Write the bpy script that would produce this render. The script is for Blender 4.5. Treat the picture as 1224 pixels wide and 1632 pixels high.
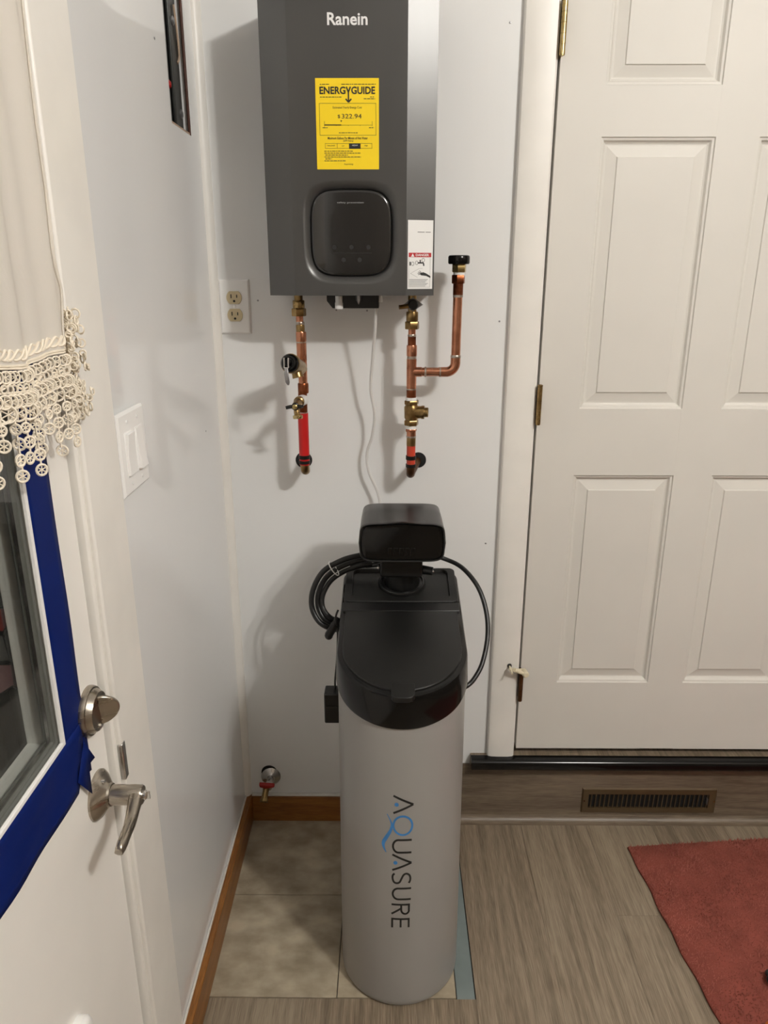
import bpy, math, random
from mathutils import Vector, Matrix
random.seed(7)
for o in list(bpy.data.objects): bpy.data.objects.remove(o)
SC = bpy.context.scene
COL = SC.collection
PI = math.pi

# ------------------------------------------------------------------ camera
F_PX, CAM = 1180.0, Vector((0.0, -1.737, 1.4826))
PITCH, YAW, ROLL = [math.radians(a) for a in (18.0, 0.39, 0.025)]
_Y = Matrix.Rotation(YAW, 3, 'Z')
FW = _Y @ Vector((0, math.cos(PITCH), -math.sin(PITCH)))
UP0 = _Y @ Vector((0, math.sin(PITCH), math.cos(PITCH)))
RT0 = _Y @ Vector((1, 0, 0))
RT = RT0 * math.cos(ROLL) + UP0 * math.sin(ROLL)
UP = UP0 * math.cos(ROLL) - RT0 * math.sin(ROLL)
cam = bpy.data.cameras.new('camera')
cam.sensor_fit = 'HORIZONTAL'; cam.sensor_width = 36.0; cam.lens = 36.0 * F_PX / 1224.0
cam.clip_start = 0.02
camo = bpy.data.objects.new('camera', cam); COL.objects.link(camo)
camo.matrix_world = Matrix(((RT.x, UP.x, -FW.x, CAM.x), (RT.y, UP.y, -FW.y, CAM.y), (RT.z, UP.z, -FW.z, CAM.z), (0, 0, 0, 1)))
SC.camera = camo

def lw0(px, py, off=0.0):
    d = FW + RT * ((px - 612) / F_PX) - UP * ((py - 816) / F_PX); return CAM + d * ((-0.40 + off - CAM.x) / d.x)
def at(px, py, y):
    """point of the photograph's pixel on the upright plane Y = y (measuring aid)"""
    d = FW + RT * ((px - 612) / F_PX) - UP * ((py - 816) / F_PX)
    return CAM + d * ((y - CAM.y) / d.y)

# ------------------------------------------------------------------ light
world = bpy.data.worlds.new('night'); SC.world = world; world.use_nodes = True
world.node_tree.nodes['Background'].inputs[0].default_value = (0.10, 0.12, 0.16, 1)
world.node_tree.nodes['Background'].inputs[1].default_value = 0.06
def lamp(name, loc, power, radius, col):
    l = bpy.data.lights.new(name, 'POINT'); l.energy = power; l.shadow_soft_size = radius; l.color = col
    o = bpy.data.objects.new(name, l); COL.objects.link(o); o.location = loc
    return o
WARM = (1.0, 0.97, 0.92)
lamp('ceiling_bulb', (1.20, -2.02, 2.60), 52.0, 0.035, WARM)
lamp('ceiling_bulb', (1.38, -2.08, 2.60), 52.0, 0.035, WARM)
SC.view_settings.view_transform = 'Standard'; SC.view_settings.look = 'None'
SC.view_settings.exposure = 0.0; SC.view_settings.gamma = 1.0
SC.view_settings.use_curve_mapping = False

# ------------------------------------------------------------------ materials
def srgb(r, g, b):
    f = lambda c: (c / 255 / 12.92) if c <= 10 else ((c / 255 + 0.055) / 1.055) ** 2.4
    return (f(r), f(g), f(b))
MATS = {}
def pm(name, col, rough=0.5, metal=0.0, var=0.0, scale=8.0, bump=0.0, bscale=60.0, coat=0.0, stretch=(1, 1, 1), col2=None, spec=0.5, rvar=0.0, detail=4.0, bdist=0.002):
    m = bpy.data.materials.new(name); m.use_nodes = True
    nt = m.node_tree; b = nt.nodes['Principled BSDF']
    b.inputs['Roughness'].default_value = rough; b.inputs['Metallic'].default_value = metal
    b.inputs['Specular IOR Level'].default_value = spec
    b.inputs['Coat Weight'].default_value = coat; b.inputs['Coat Roughness'].default_value = 0.08
    b.inputs['Base Color'].default_value = (*col, 1)
    if var or col2 or rvar:
        tc = nt.nodes.new('ShaderNodeTexCoord'); mp = nt.nodes.new('ShaderNodeMapping'); mp.inputs['Scale'].default_value = stretch
        nt.links.new(tc.outputs['Object'], mp.inputs[0])
        n = nt.nodes.new('ShaderNodeTexNoise'); n.inputs['Scale'].default_value = scale; n.inputs['Detail'].default_value = detail
        nt.links.new(mp.outputs[0], n.inputs['Vector'])
        if var or col2:
            cr = nt.nodes.new('ShaderNodeValToRGB')
            c0 = [max(0, c * (1 - var)) for c in col]; c1 = list(col2) if col2 else [min(1, c * (1 + var)) for c in col]
            cr.color_ramp.elements[0].position = 0.32; cr.color_ramp.elements[1].position = 0.68
            cr.color_ramp.elements[0].color = (*c0, 1); cr.color_ramp.elements[1].color = (*c1, 1)
            nt.links.new(n.outputs[0], cr.inputs[0]); nt.links.new(cr.outputs[0], b.inputs['Base Color'])
        if rvar:
            mr = nt.nodes.new('ShaderNodeMapRange'); mr.inputs['To Min'].default_value = max(0.02, rough - rvar); mr.inputs['To Max'].default_value = rough + rvar
            nt.links.new(n.outputs[0], mr.inputs[0]); nt.links.new(mr.outputs[0], b.inputs['Roughness'])
    if bump:
        tc2 = nt.nodes.new('ShaderNodeTexCoord'); n2 = nt.nodes.new('ShaderNodeTexNoise'); n2.inputs['Scale'].default_value = bscale
        mp2 = nt.nodes.new('ShaderNodeMapping'); mp2.inputs['Scale'].default_value = stretch
        nt.links.new(tc2.outputs['Object'], mp2.inputs[0]); nt.links.new(mp2.outputs[0], n2.inputs['Vector'])
        bp = nt.nodes.new('ShaderNodeBump'); bp.inputs['Strength'].default_value = bump; bp.inputs['Distance'].default_value = bdist
        nt.links.new(n2.outputs[0], bp.inputs['Height']); nt.links.new(bp.outputs[0], b.inputs['Normal'])
    MATS[name] = m
    return m

def wood(name, dark, light, axis, rough=0.45, scale=3.0, squeeze=14.0, bump=0.06, per_object=0.25):
    """stretched-noise wood grain running along the given axis, shifted from board to board"""
    m = bpy.data.materials.new(name); m.use_nodes = True; nt = m.node_tree; b = nt.nodes['Principled BSDF']
    tc = nt.nodes.new('ShaderNodeTexCoord'); oi = nt.nodes.new('ShaderNodeObjectInfo')
    sc = [squeeze] * 3; sc[axis] = 1.0
    mul = nt.nodes.new('ShaderNodeVectorMath'); mul.operation = 'SCALE'; mul.inputs[0].default_value = (7.3, 11.1, 5.7)
    nt.links.new(oi.outputs['Random'], mul.inputs['Scale'])
    add = nt.nodes.new('ShaderNodeVectorMath'); add.operation = 'ADD'
    nt.links.new(tc.outputs['Object'], add.inputs[0]); nt.links.new(mul.outputs[0], add.inputs[1])
    mp = nt.nodes.new('ShaderNodeMapping'); mp.inputs['Scale'].default_value = sc
    nt.links.new(add.outputs[0], mp.inputs[0])
    n1 = nt.nodes.new('ShaderNodeTexNoise'); n1.inputs['Scale'].default_value = scale; n1.inputs['Detail'].default_value = 7; n1.inputs['Distortion'].default_value = 0.9
    n2 = nt.nodes.new('ShaderNodeTexNoise'); n2.inputs['Scale'].default_value = scale * 11; n2.inputs['Detail'].default_value = 5
    nt.links.new(mp.outputs[0], n1.inputs['Vector']); nt.links.new(mp.outputs[0], n2.inputs['Vector'])
    mx = nt.nodes.new('ShaderNodeMath'); mx.operation = 'MULTIPLY_ADD'; mx.inputs[1].default_value = 0.45
    nt.links.new(n2.outputs[0], mx.inputs[0])
    s1 = nt.nodes.new('ShaderNodeMath'); s1.operation = 'MULTIPLY'; s1.inputs[1].default_value = 0.55
    nt.links.new(n1.outputs[0], s1.inputs[0]); nt.links.new(s1.outputs[0], mx.inputs[2])
    o1 = nt.nodes.new('ShaderNodeMath'); o1.operation = 'MULTIPLY_ADD'; o1.inputs[1].default_value = per_object * 0.4
    nt.links.new(oi.outputs['Random'], o1.inputs[0]); nt.links.new(mx.outputs[0], o1.inputs[2])
    o2 = nt.nodes.new('ShaderNodeMath'); o2.operation = 'SUBTRACT'; o2.inputs[1].default_value = per_object * 0.2
    nt.links.new(o1.outputs[0], o2.inputs[0])
    cr = nt.nodes.new('ShaderNodeValToRGB')
    cr.color_ramp.elements[0].position = 0.36; cr.color_ramp.elements[1].position = 0.64
    cr.color_ramp.elements[0].color = (*dark, 1); cr.color_ramp.elements[1].color = (*light, 1)
    nt.links.new(o2.outputs[0], cr.inputs[0]); nt.links.new(cr.outputs[0], b.inputs['Base Color'])
    b.inputs['Roughness'].default_value = rough
    bp = nt.nodes.new('ShaderNodeBump'); bp.inputs['Strength'].default_value = bump; bp.inputs['Distance'].default_value = 0.002
    nt.links.new(n2.outputs[0], bp.inputs['Height']); nt.links.new(bp.outputs[0], b.inputs['Normal'])
    MATS[name] = m
    return m

def glass(name, tint=(0.975, 0.982, 0.975)):
    m = bpy.data.materials.new(name); m.use_nodes = True; nt = m.node_tree
    nt.nodes.remove(nt.nodes['Principled BSDF']); out = nt.nodes['Material Output']
    lwt = nt.nodes.new('ShaderNodeLayerWeight'); lwt.inputs['Blend'].default_value = 0.5
    pw = nt.nodes.new('ShaderNodeMath'); pw.operation = 'POWER'; pw.inputs[1].default_value = 5.0
    nt.links.new(lwt.outputs['Facing'], pw.inputs[0])
    fr = nt.nodes.new('ShaderNodeMath'); fr.operation = 'MULTIPLY_ADD'; fr.inputs[1].default_value = 0.96; fr.inputs[2].default_value = 0.045
    nt.links.new(pw.outputs[0], fr.inputs[0])
    g = nt.nodes.new('ShaderNodeBsdfGlossy'); g.inputs['Roughness'].default_value = 0.02
    t = nt.nodes.new('ShaderNodeBsdfTransparent'); t.inputs[0].default_value = (*tint, 1)
    mx = nt.nodes.new('ShaderNodeMixShader')
    nt.links.new(fr.outputs[0], mx.inputs[0]); nt.links.new(t.outputs[0], mx.inputs[1]); nt.links.new(g.outputs[0], mx.inputs[2]); nt.links.new(mx.outputs[0], out.inputs[0])
    MATS[name] = m
    return m

def cloth(name, col, trans=0.45, clear=0.12):
    m = bpy.data.materials.new(name); m.use_nodes = True; nt = m.node_tree
    nt.nodes.remove(nt.nodes['Principled BSDF']); out = nt.nodes['Material Output']
    d = nt.nodes.new('ShaderNodeBsdfDiffuse'); d.inputs[0].default_value = (*col, 1)
    tl = nt.nodes.new('ShaderNodeBsdfTranslucent'); tl.inputs[0].default_value = (*col, 1)
    tr = nt.nodes.new('ShaderNodeBsdfTransparent')
    m1 = nt.nodes.new('ShaderNodeMixShader'); m1.inputs[0].default_value = trans
    m2 = nt.nodes.new('ShaderNodeMixShader'); m2.inputs[0].default_value = clear
    tc = nt.nodes.new('ShaderNodeTexCoord'); n = nt.nodes.new('ShaderNodeTexNoise'); n.inputs['Scale'].default_value = 900
    nt.links.new(tc.outputs['Object'], n.inputs['Vector'])
    bp = nt.nodes.new('ShaderNodeBump'); bp.inputs['Strength'].default_value = 0.15; bp.inputs['Distance'].default_value = 0.001
    nt.links.new(n.outputs[0], bp.inputs['Height']); nt.links.new(bp.outputs[0], d.inputs['Normal'])
    nt.links.new(d.outputs[0], m1.inputs[1]); nt.links.new(tl.outputs[0], m1.inputs[2])
    nt.links.new(m1.outputs[0], m2.inputs[1]); nt.links.new(tr.outputs[0], m2.inputs[2]); nt.links.new(m2.outputs[0], out.inputs[0])
    MATS[name] = m
    return m

pm('wall_back_paint', (0.83, 0.835, 0.83), 0.32, var=0.02, scale=2.5, bump=0.03, bscale=45)
pm('wall_left_paint', (0.845, 0.85, 0.85), 0.03, var=0.015, scale=2, spec=0.75)
pm('darkened_room_paint', (0.20, 0.165, 0.13), 0.6, var=0.03, scale=3)  # unseen walls, colour darkened and warmed to cut and tint bounced light
pm('ceiling_paint', (0.86, 0.85, 0.83), 0.7, var=0.02, scale=3)
pm('trim_paint', (0.86, 0.835, 0.785), 0.38, var=0.035, scale=9, bump=0.06, bscale=35)
pm('door_paint', (0.71, 0.685, 0.635), 0.52, var=0.02, scale=5, bump=0.03, bscale=60)
pm('entry_door_paint', (0.91, 0.885, 0.84), 0.38, var=0.02, scale=5, bump=0.03, bscale=30)
pm('caulk', (0.66, 0.64, 0.59), 0.4, var=0.05, scale=30)
wood('plank_wood', srgb(100, 86, 70), srgb(150, 136, 116), 1, 0.42, 2.2, 26, per_object=0.18)
wood('riser_wood', srgb(88, 75, 61), srgb(126, 112, 95), 0, 0.42, 2.6, 16)
wood('oak', srgb(112, 68, 24), srgb(160, 106, 48), 1, 0.35, 3, 12)
wood('oak_cross', srgb(112, 68, 24), srgb(160, 106, 48), 0, 0.35, 3, 12)
pm('tile_stone', srgb(134, 122, 102), 0.45, scale=13, col2=srgb(180, 168, 146), bump=0.2, bscale=60, detail=15, var=0.03, stretch=(1, 1.4, 1))
pm('subfloor', (0.03, 0.028, 0.025), 0.9, var=0.2)
pm('strip_metal', srgb(118, 129, 129), 0.42, 0.2, var=0.08, scale=15)
pm('black_gloss', (0.003, 0.003, 0.003), 0.14, var=0.1, scale=20, bump=0.04, bscale=15, spec=0.32)
pm('black_plastic', (0.008, 0.008, 0.008), 0.28, var=0.1, scale=30, spec=0.4)
pm('black_satin', (0.0075, 0.0075, 0.007), 0.44, var=0.08, scale=12, bump=0.05, bscale=900, spec=0.4)
pm('black_rubber', (0.012, 0.012, 0.012), 0.38, var=0.1, scale=40)
pm('black_ink', (0.012, 0.012, 0.012), 0.5, var=0.1, scale=40)
pm('heater_steel', (0.088, 0.087, 0.085), 0.34, 0.55, var=0.07, scale=4, bump=0.02, bscale=300, stretch=(1, 1, 0.2))
pm('panel_glass', (0.010, 0.010, 0.010), 0.16, coat=0.6, var=0.1, scale=6)
pm('panel_print', (0.017, 0.017, 0.018), 0.35, var=0.1)
pm('white_print', (0.85, 0.85, 0.85), 0.45, var=0.02)
pm('grey_print', (0.35, 0.35, 0.35), 0.5, var=0.05)
pm('label_yellow', srgb(250, 216, 22), 0.4, var=0.02, scale=10)
pm('label_white', (0.86, 0.86, 0.85), 0.35, var=0.015)
pm('label_red', srgb(178, 34, 38), 0.4, var=0.03)
pm('softener_grey', (0.305, 0.295, 0.28), 0.30, var=0.015, scale=3, bump=0.015, bscale=200)  # grey in place of white puts the cabinet's darker look into its colour
pm('logo_blue', srgb(62, 128, 190), 0.4, var=0.12, scale=30)
pm('copper', srgb(218, 156, 126), 0.25, 1.0, scale=34, col2=srgb(158, 100, 72), rvar=0.10, detail=6, var=0.0)
pm('copper_dark', srgb(158, 94, 62), 0.36, 1.0, scale=40, col2=srgb(86, 44, 26), rvar=0.1)
pm('brass', srgb(172, 145, 98), 0.30, 1.0, scale=36, col2=srgb(116, 93, 58), rvar=0.10)
pm('bright_brass', srgb(208, 190, 138), 0.28, 1.0, scale=20, col2=srgb(160, 136, 84), rvar=0.06)
pm('bronze', srgb(112, 76, 44), 0.4, 0.8, scale=30, col2=srgb(74, 48, 28))
pm('solder', srgb(205, 200, 192), 0.35, 0.9, scale=90, col2=srgb(140, 118, 100))
pm('teflon_tape', (0.8, 0.8, 0.78), 0.6, var=0.05, scale=80)
pm('pex_red', srgb(186, 22, 22), 0.35, var=0.06, scale=20)
pm('pex_orange', srgb(196, 66, 44), 0.38, var=0.06, scale=20)
pm('crimp', (0.02, 0.018, 0.016), 0.4, 0.6, var=0.2, scale=40)
pm('chrome', (0.62, 0.61, 0.60), 0.22, 1.0, scale=30, var=0.25, rvar=0.08)
pm('satin_nickel', srgb(176, 168, 156), 0.28, 1.0, scale=12, var=0.06, rvar=0.05, stretch=(1, 1, 6))
pm('steel_grey', (0.34, 0.34, 0.35), 0.35, 0.9, var=0.1, scale=30)
pm('red_paint', srgb(150, 14, 14), 0.35, var=0.08, scale=30)
pm('plastic_white', (0.93, 0.925, 0.91), 0.28, var=0.015)
pm('plastic_ivory', srgb(214, 198, 160), 0.30, var=0.02)
pm('cream_rubber', srgb(222, 212, 184), 0.45, var=0.04)
pm('cord_white', (0.70, 0.69, 0.67), 0.4, var=0.03)
pm('tape_blue', srgb(6, 28, 92), 0.6, var=0.10, scale=12, bump=0.25, bscale=16, spec=0.12)
pm('register_metal', srgb(88, 71, 49), 0.38, 0.35, var=0.08, scale=10)
pm('rug_pile', srgb(138, 77, 66), 0.95, scale=9, col2=srgb(160, 96, 83), var=0.22, detail=8, spec=0.1)
pm('rug_base', srgb(130, 70, 60), 0.95, var=0.15, scale=20, spec=0.1)
pm('panel_box_metal', (0.055, 0.058, 0.055), 0.40, 0.6, var=0.2, scale=14, rvar=0.1)
pm('dark_void', (0.004, 0.004, 0.004), 0.8, var=0.1)
pm('stud_wood', srgb(74, 42, 30), 0.6, var=0.2, scale=20)
pm('cut_board', srgb(170, 148, 128), 0.7, var=0.12, scale=40)
pm('lace_thread', srgb(240, 230, 212), 0.8, var=0.05, scale=60, spec=0.1)
pm('spacer_grey', srgb(112, 114, 108), 0.4, 0.3, var=0.05)
pm('storm_frame', srgb(140, 142, 134), 0.45, var=0.04)
pm('cling_pink', srgb(128, 98, 98), 0.3, var=0.25, scale=30)
pm('cling_red', srgb(120, 30, 26), 0.3, var=0.2, scale=30)
pm('cling_grey', srgb(84, 82, 80), 0.3, var=0.2, scale=30)
pm('orange_plastic', srgb(214, 118, 48), 0.35, var=0.05)
glass('window_glass')
cloth('sheer_cloth', srgb(242, 236, 226), 0.25, 0.04)

# ------------------------------------------------------------------ mesh helpers
ROOT = {}
class MB:
    def __init__(s): s.v = []; s.f = []
    def add(s, vs, fs):
        n = len(s.v); s.v += [Vector(v) for v in vs]; s.f += [[i + n for i in f] for f in fs]; return s
    def box(s, a, b):
        x0, x1 = sorted((a[0], b[0])); y0, y1 = sorted((a[1], b[1])); z0, z1 = sorted((a[2], b[2]))
        return s.add([(x0, y0, z0), (x1, y0, z0), (x1, y1, z0), (x0, y1, z0), (x0, y0, z1), (x1, y0, z1), (x1, y1, z1), (x0, y1, z1)],
                     [(0, 3, 2, 1), (4, 5, 6, 7), (0, 1, 5, 4), (1, 2, 6, 5), (2, 3, 7, 6), (3, 0, 4, 7)])
    def frame(s, d):
        d = Vector(d).normalized(); u = d.cross(Vector((0, 0, 1)))
        if u.length < 1e-3: u = Vector((1, 0, 0))
        u.normalize(); return d, u, d.cross(u).normalized()
    def rev(s, a, d, prof, n=24, cap=True, phase=0.0):
        """surface of revolution: prof = [(distance along d, radius)]"""
        a = Vector(a); d, u, w = s.frame(d); vs = []; fs = []
        for t, r in prof:
            for k in range(n):
                g = 2 * PI * k / n + phase
                vs.append(a + d * t + (u * math.cos(g) + w * math.sin(g)) * r)
        for i in range(len(prof) - 1):
            for k in range(n):
                fs.append((i * n + k, i * n + (k + 1) % n, (i + 1) * n + (k + 1) % n, (i + 1) * n + k))
        if cap:
            fs.append(tuple(range(n))[::-1]); fs.append(tuple((len(prof) - 1) * n + k for k in range(n)))
        return s.add(vs, fs)
    def cyl(s, a, b, r, r2=None, n=24):
        a = Vector(a); b = Vector(b); L = (b - a).length
        return s.rev(a, b - a, [(0, r), (L, r if r2 is None else r2)], n)
    def tube(s, pts, r, n=10, closed=False, cap=True):
        P = [Vector(p) for p in pts]; m = len(P); vs = []; fs = []
        T = []
        for i in range(m):
            a = P[(i - 1) % m] if (closed or i > 0) else P[i]; b = P[(i + 1) % m] if (closed or i < m - 1) else P[i]
            T.append((b - a).normalized())
        u = T[0].cross(Vector((0, 0, 1)))
        if u.length < 1e-3: u = T[0].cross(Vector((1, 0, 0)))
        u.normalize()
        for i in range(m):
            u = (u - T[i] * u.dot(T[i])).normalized(); w = T[i].cross(u)
            rr = r[i] if isinstance(r, (list, tuple)) else r
            for k in range(n):
                g = 2 * PI * k / n; vs.append(P[i] + (u * math.cos(g) + w * math.sin(g)) * rr)
        for i in range(m if closed else m - 1):
            j = (i + 1) % m
            for k in range(n): fs.append((i * n + k, i * n + (k + 1) % n, j * n + (k + 1) % n, j * n + k))
        if cap and not closed:
            fs.append(tuple(range(n))[::-1]); fs.append(tuple((m - 1) * n + k for k in range(n)))
        return s.add(vs, fs)
    def loft(s, loops, cap0=True, cap1=True):
        n = len(loops[0]); vs = [p for L in loops for p in L]; fs = []
        for i in range(len(loops) - 1):
            for k in range(n): fs.append((i * n + k, i * n + (k + 1) % n, (i + 1) * n + (k + 1) % n, (i + 1) * n + k))
        if cap0: fs.append(tuple(range(n))[::-1])
        if cap1: fs.append(tuple((len(loops) - 1) * n + k for k in range(n)))
        return s.add(vs, fs)
    def prism(s, poly, ext):
        e = Vector(ext); P = [Vector(p) for p in poly]
        return s.loft([P, [p + e for p in P]])
    def ball(s, c, r, n=12, sc=(1, 1, 1)):
        vs = []; fs = []; c = Vector(c); h = n // 2
        for i in range(1, h):
            a = PI * i / h
            for k in range(n):
                g = 2 * PI * k / n; vs.append(c + Vector((r * math.sin(a) * math.cos(g) * sc[0], r * math.sin(a) * math.sin(g) * sc[1], r * math.cos(a) * sc[2])))
        vs += [c + Vector((0, 0, r * sc[2])), c - Vector((0, 0, r * sc[2]))]; t = len(vs) - 2
        for i in range(h - 2):
            for k in range(n): fs.append((i * n + k, (i + 1) * n + k, (i + 1) * n + (k + 1) % n, i * n + (k + 1) % n))
        for k in range(n): fs.append((t, k, (k + 1) % n)); fs.append((t + 1, (h - 2) * n + (k + 1) % n, (h - 2) * n + k))
        return s.add(vs, fs)
    def build(s, name, mat, parent=None, loc=None, bevel=0.0, seg=2, angle=35, fix=True):
        if parent is not None: base = ROOT[parent]
        else: base = Vector(loc) if loc is not None else Vector((0, 0, 0))
        me = bpy.data.meshes.new(name)
        me.from_pydata([v - base for v in s.v], [], s.f); me.validate()
        if fix:
            import bmesh
            bm = bmesh.new(); bm.from_mesh(me); bmesh.ops.recalc_face_normals(bm, faces=bm.faces); bm.to_mesh(me); bm.free()
        me.shade_smooth(); me.set_sharp_from_angle(angle=math.radians(angle))
        me.materials.append(MATS[mat])
        o = bpy.data.objects.new(name, me); COL.objects.link(o)
        if parent is not None: o.parent = parent; ROOT[o] = base
        else: o.location = base; ROOT[o] = base
        if bevel:
            md = o.modifiers.new('bevel', 'BEVEL'); md.width = bevel; md.segments = seg; md.limit_method = 'ANGLE'; md.angle_limit = math.radians(38)
        return o
def tag(o, label, cat, group=None, kind=None):
    o['label'] = label; o['category'] = cat
    if group: o['group'] = group
    if kind: o['kind'] = kind
    return o
def thing(name, loc, label, cat, group=None, kind=None):
    o = bpy.data.objects.new(name, None); COL.objects.link(o); o.location = loc; o.empty_display_size = 0.05
    ROOT[o] = Vector(loc); return tag(o, label, cat, group, kind)
def arc(c, r, a0, a1, n, u=Vector((1, 0, 0)), w=Vector((0, 0, 1))):
    return [Vector(c) + u * (r * math.cos(a0 + (a1 - a0) * i / n)) + w * (r * math.sin(a0 + (a1 - a0) * i / n)) for i in range(n + 1)]
def spline(P, n=8):
    P = [Vector(p) for p in P]; out = []
    for i in range(len(P) - 1):
        p0 = P[max(i - 1, 0)]; p1 = P[i]; p2 = P[i + 1]; p3 = P[min(i + 2, len(P) - 1)]
        for k in range(n):
            t = k / n
            out.append(0.5 * ((2 * p1) + (p2 - p0) * t + (2 * p0 - 5 * p1 + 4 * p2 - p3) * t * t + (3 * p1 - p0 - 3 * p2 + p3) * t ** 3))
    out.append(P[-1]); return out
def text_mb(body, width, height, origin, u, w, bold=0.0, align='CENTER', depth=0.0003):
    """lettering as thin solid letters; origin = centre (or left-middle), u = reading direction, w = letter-up direction"""
    c = bpy.data.curves.new('t', 'FONT'); c.body = body; c.size = 1.0; c.offset = bold; c.resolution_u = 3
    o = bpy.data.objects.new('t', c); COL.objects.link(o)
    dg = bpy.context.evaluated_depsgraph_get(); me = bpy.data.meshes.new_from_object(o.evaluated_get(dg))
    bpy.data.objects.remove(o); bpy.data.curves.remove(c)
    xs = [v.co.x for v in me.vertices]; ys = [v.co.y for v in me.vertices]
    x0, x1, y0, y1 = min(xs), max(xs), min(ys), max(ys)
    sx = width / (x1 - x0); sy = height / (y1 - y0); u = Vector(u); w = Vector(w); nn = u.cross(w).normalized()
    ox = 0.5 if align == 'CENTER' else 0.0
    vs = [Vector(origin) + u * ((v.co.x - x0) * sx - ox * width) + w * ((v.co.y - y0) * sy - 0.5 * height) + nn * depth for v in me.vertices]
    fs = [tuple(p.vertices) for p in me.polygons]; bpy.data.meshes.remove(me)
    return MB().add(vs, fs)
X3, Y3, Z3 = Vector((1, 0, 0)), Vector((0, 1, 0)), Vector((0, 0, 1))

# ------------------------------------------------------------------ the room
XL = -0.40            # left wall plane; the back wall is Y = 0
TOP, XR, YB = 2.74, 2.15, -3.7

# floor: subfloor slab, wood-look planks, stone tiles under the softener
fl = MB().box((XL - 0.02, YB, -0.04), (XR, 0.0, -0.006)).build('floor', 'subfloor')
tag(fl, 'floor of grey-brown wood-look planks with stone tiles in corner', 'floor', kind='structure')
ROOT[fl] = Vector((0, 0, 0))
def plank(x0, x1, y0, y1):
    g = 0.00012
    cx, cy = (x0 + x1) / 2, (y0 + y1) / 2
    o = MB().box((x0 + g - cx, y0 + g - cy, -0.006), (x1 - g - cx, y1 - g - cy, 0.0)).build('plank', 'plank_wood', bevel=0.0003, seg=1)
    o.parent = fl; o.location = (cx, cy, 0)
TX, TY, SX = 0.148, -0.549, 0.190
xs = [XL - 0.02, -0.365, -0.18, 0.005]
for i in range(3):
    y = TY - 0.001
    for L in ([0.55, 1.1, 1.1, 1.1] if i % 2 else [1.0, 1.1, 1.1]):
        if y <= YB: break
        plank(xs[i], xs[i + 1], max(YB, y - L), y); y -= L
y = TY - 0.001
for L in (0.75, 1.1, 1.15):
    if y > YB: plank(0.005, SX, max(YB, y - L), y); y -= L
offs = [0.62, 1.05, 0.33, 0.88, 0.5, 1.15, 0.7, 0.95, 0.4, 1.1, 0.6]
x = SX; i = 0
while x < XR:
    y = 0.0; L = offs[i % 11]
    while y > YB:
        plank(x, min(XR, x + 0.183), max(YB, y - L), y); y -= L; L = 1.2
    x += 0.183; i += 1
for (x0, x1) in ((XL, -0.109), (-0.109, TX)):
    for (y0, y1) in ((TY, -0.274), (-0.274, 0.0)):
        g = 0.0009
        MB().box((x0 + g, y0 + g, -0.006), (x1 - g, y1 - g, 0.001)).build('tile', 'tile_stone', fl, bevel=0.0008, seg=1)
MB().box((TX + 0.001, TY, -0.006), (SX - 0.002, 0, -0.0015)).build('edge_strip', 'strip_metal', fl, bevel=0.0008)['label'] = 'bare grey-blue strip beside the tiles'

# back wall: panel up to the door casing, header over the door, wall right of the door
DX0, DX1, DZ0, DZ1 = 0.350, 1.117, 0.240, 2.250
wb = MB().box((XL - 0.02, 0, 0), (0.225, 0.10, TOP)).box((0.225, 0, 0.195), (0.330, 0.10, TOP)).box((0.330, 0, DZ1 + 0.02), (DX1 + 0.02, 0.10, TOP)).box((DX1 + 0.02, 0, 0), (XR, 0.10, TOP)).box((0.225, 0.02, 0), (DX1 + 0.02, 0.10, 0.19)).build('wall_back', 'wall_back_paint')
tag(wb, 'white painted back wall behind the heater and pipes', 'wall', kind='structure')
for px, py in ((796, 512), (813, 36), (774, 866), (411, 479), (585, 495), (536, 494), (566, 489)):
    p = at(px, py, 0)
    MB().rev((p.x, 0.001, p.z), (0, -1, 0), [(0, 0.0022), (0.0016, 0.0022), (0.002, 0.001)], 8).build('nail', 'steel_grey', wb)
# two wall holes where the pipes come out, a drain-stub hole: dark recessed rings on the wall
# left wall: panel with the opening, then the entry door, then plain wall behind the camera
HY0, HY1, HZ0 = -0.226, -0.078, 1.742       # opening in the left wall
CY, SY = -0.712, -0.842                     # casing's edge and door seam
wl = MB().box((XL - 0.02, 0.0, 0), (XL, HY1, TOP)).box((XL - 0.02, HY1, 0), (XL, HY0, HZ0)).box((XL - 0.02, HY1, 2.25), (XL, HY0, TOP)).box((XL - 0.02, HY0, 0), (XL, CY - 0.05, TOP)) \
    .box((XL - 0.02, CY - 0.05, 2.24), (XL, -1.80, TOP)).box((XL - 0.02, -1.80, 0), (XL, YB, TOP)).build('wall_left', 'wall_left_paint')
tag(wl, 'glossy white left wall between corner and entry door', 'wall', kind='structure')
MB().box((XL - 0.0065, HY1 - 0.0005, HZ0 - 0.02), (XL - 0.0015, HY1 - 0.008, 2.25)).build('stud', 'stud_wood', wl, bevel=0.002)['label'] = 'reddish brown stud edge'
MB().box((XL - 0.016, HY1 - 0.012, HZ0 - 0.004), (XL - 0.0015, HY0 + 0.0005, HZ0 + 0.005)).build('cut_edge', 'cut_board', wl, bevel=0.001)['label'] = 'raw tan cut edge'
MB().box((XL - 0.16, 0.0, 1.62), (XL - 0.15, -0.35, TOP)).box((XL - 0.15, 0, 1.62), (XL - 0.02, -0.01, TOP)).box((XL - 0.15, -0.34, 1.62), (XL - 0.02, -0.35, TOP)).box((XL - 0.15, 0, 1.62), (XL - 0.02, -0.35, 1.63)).build('cavity', 'dark_void', wl)
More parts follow.
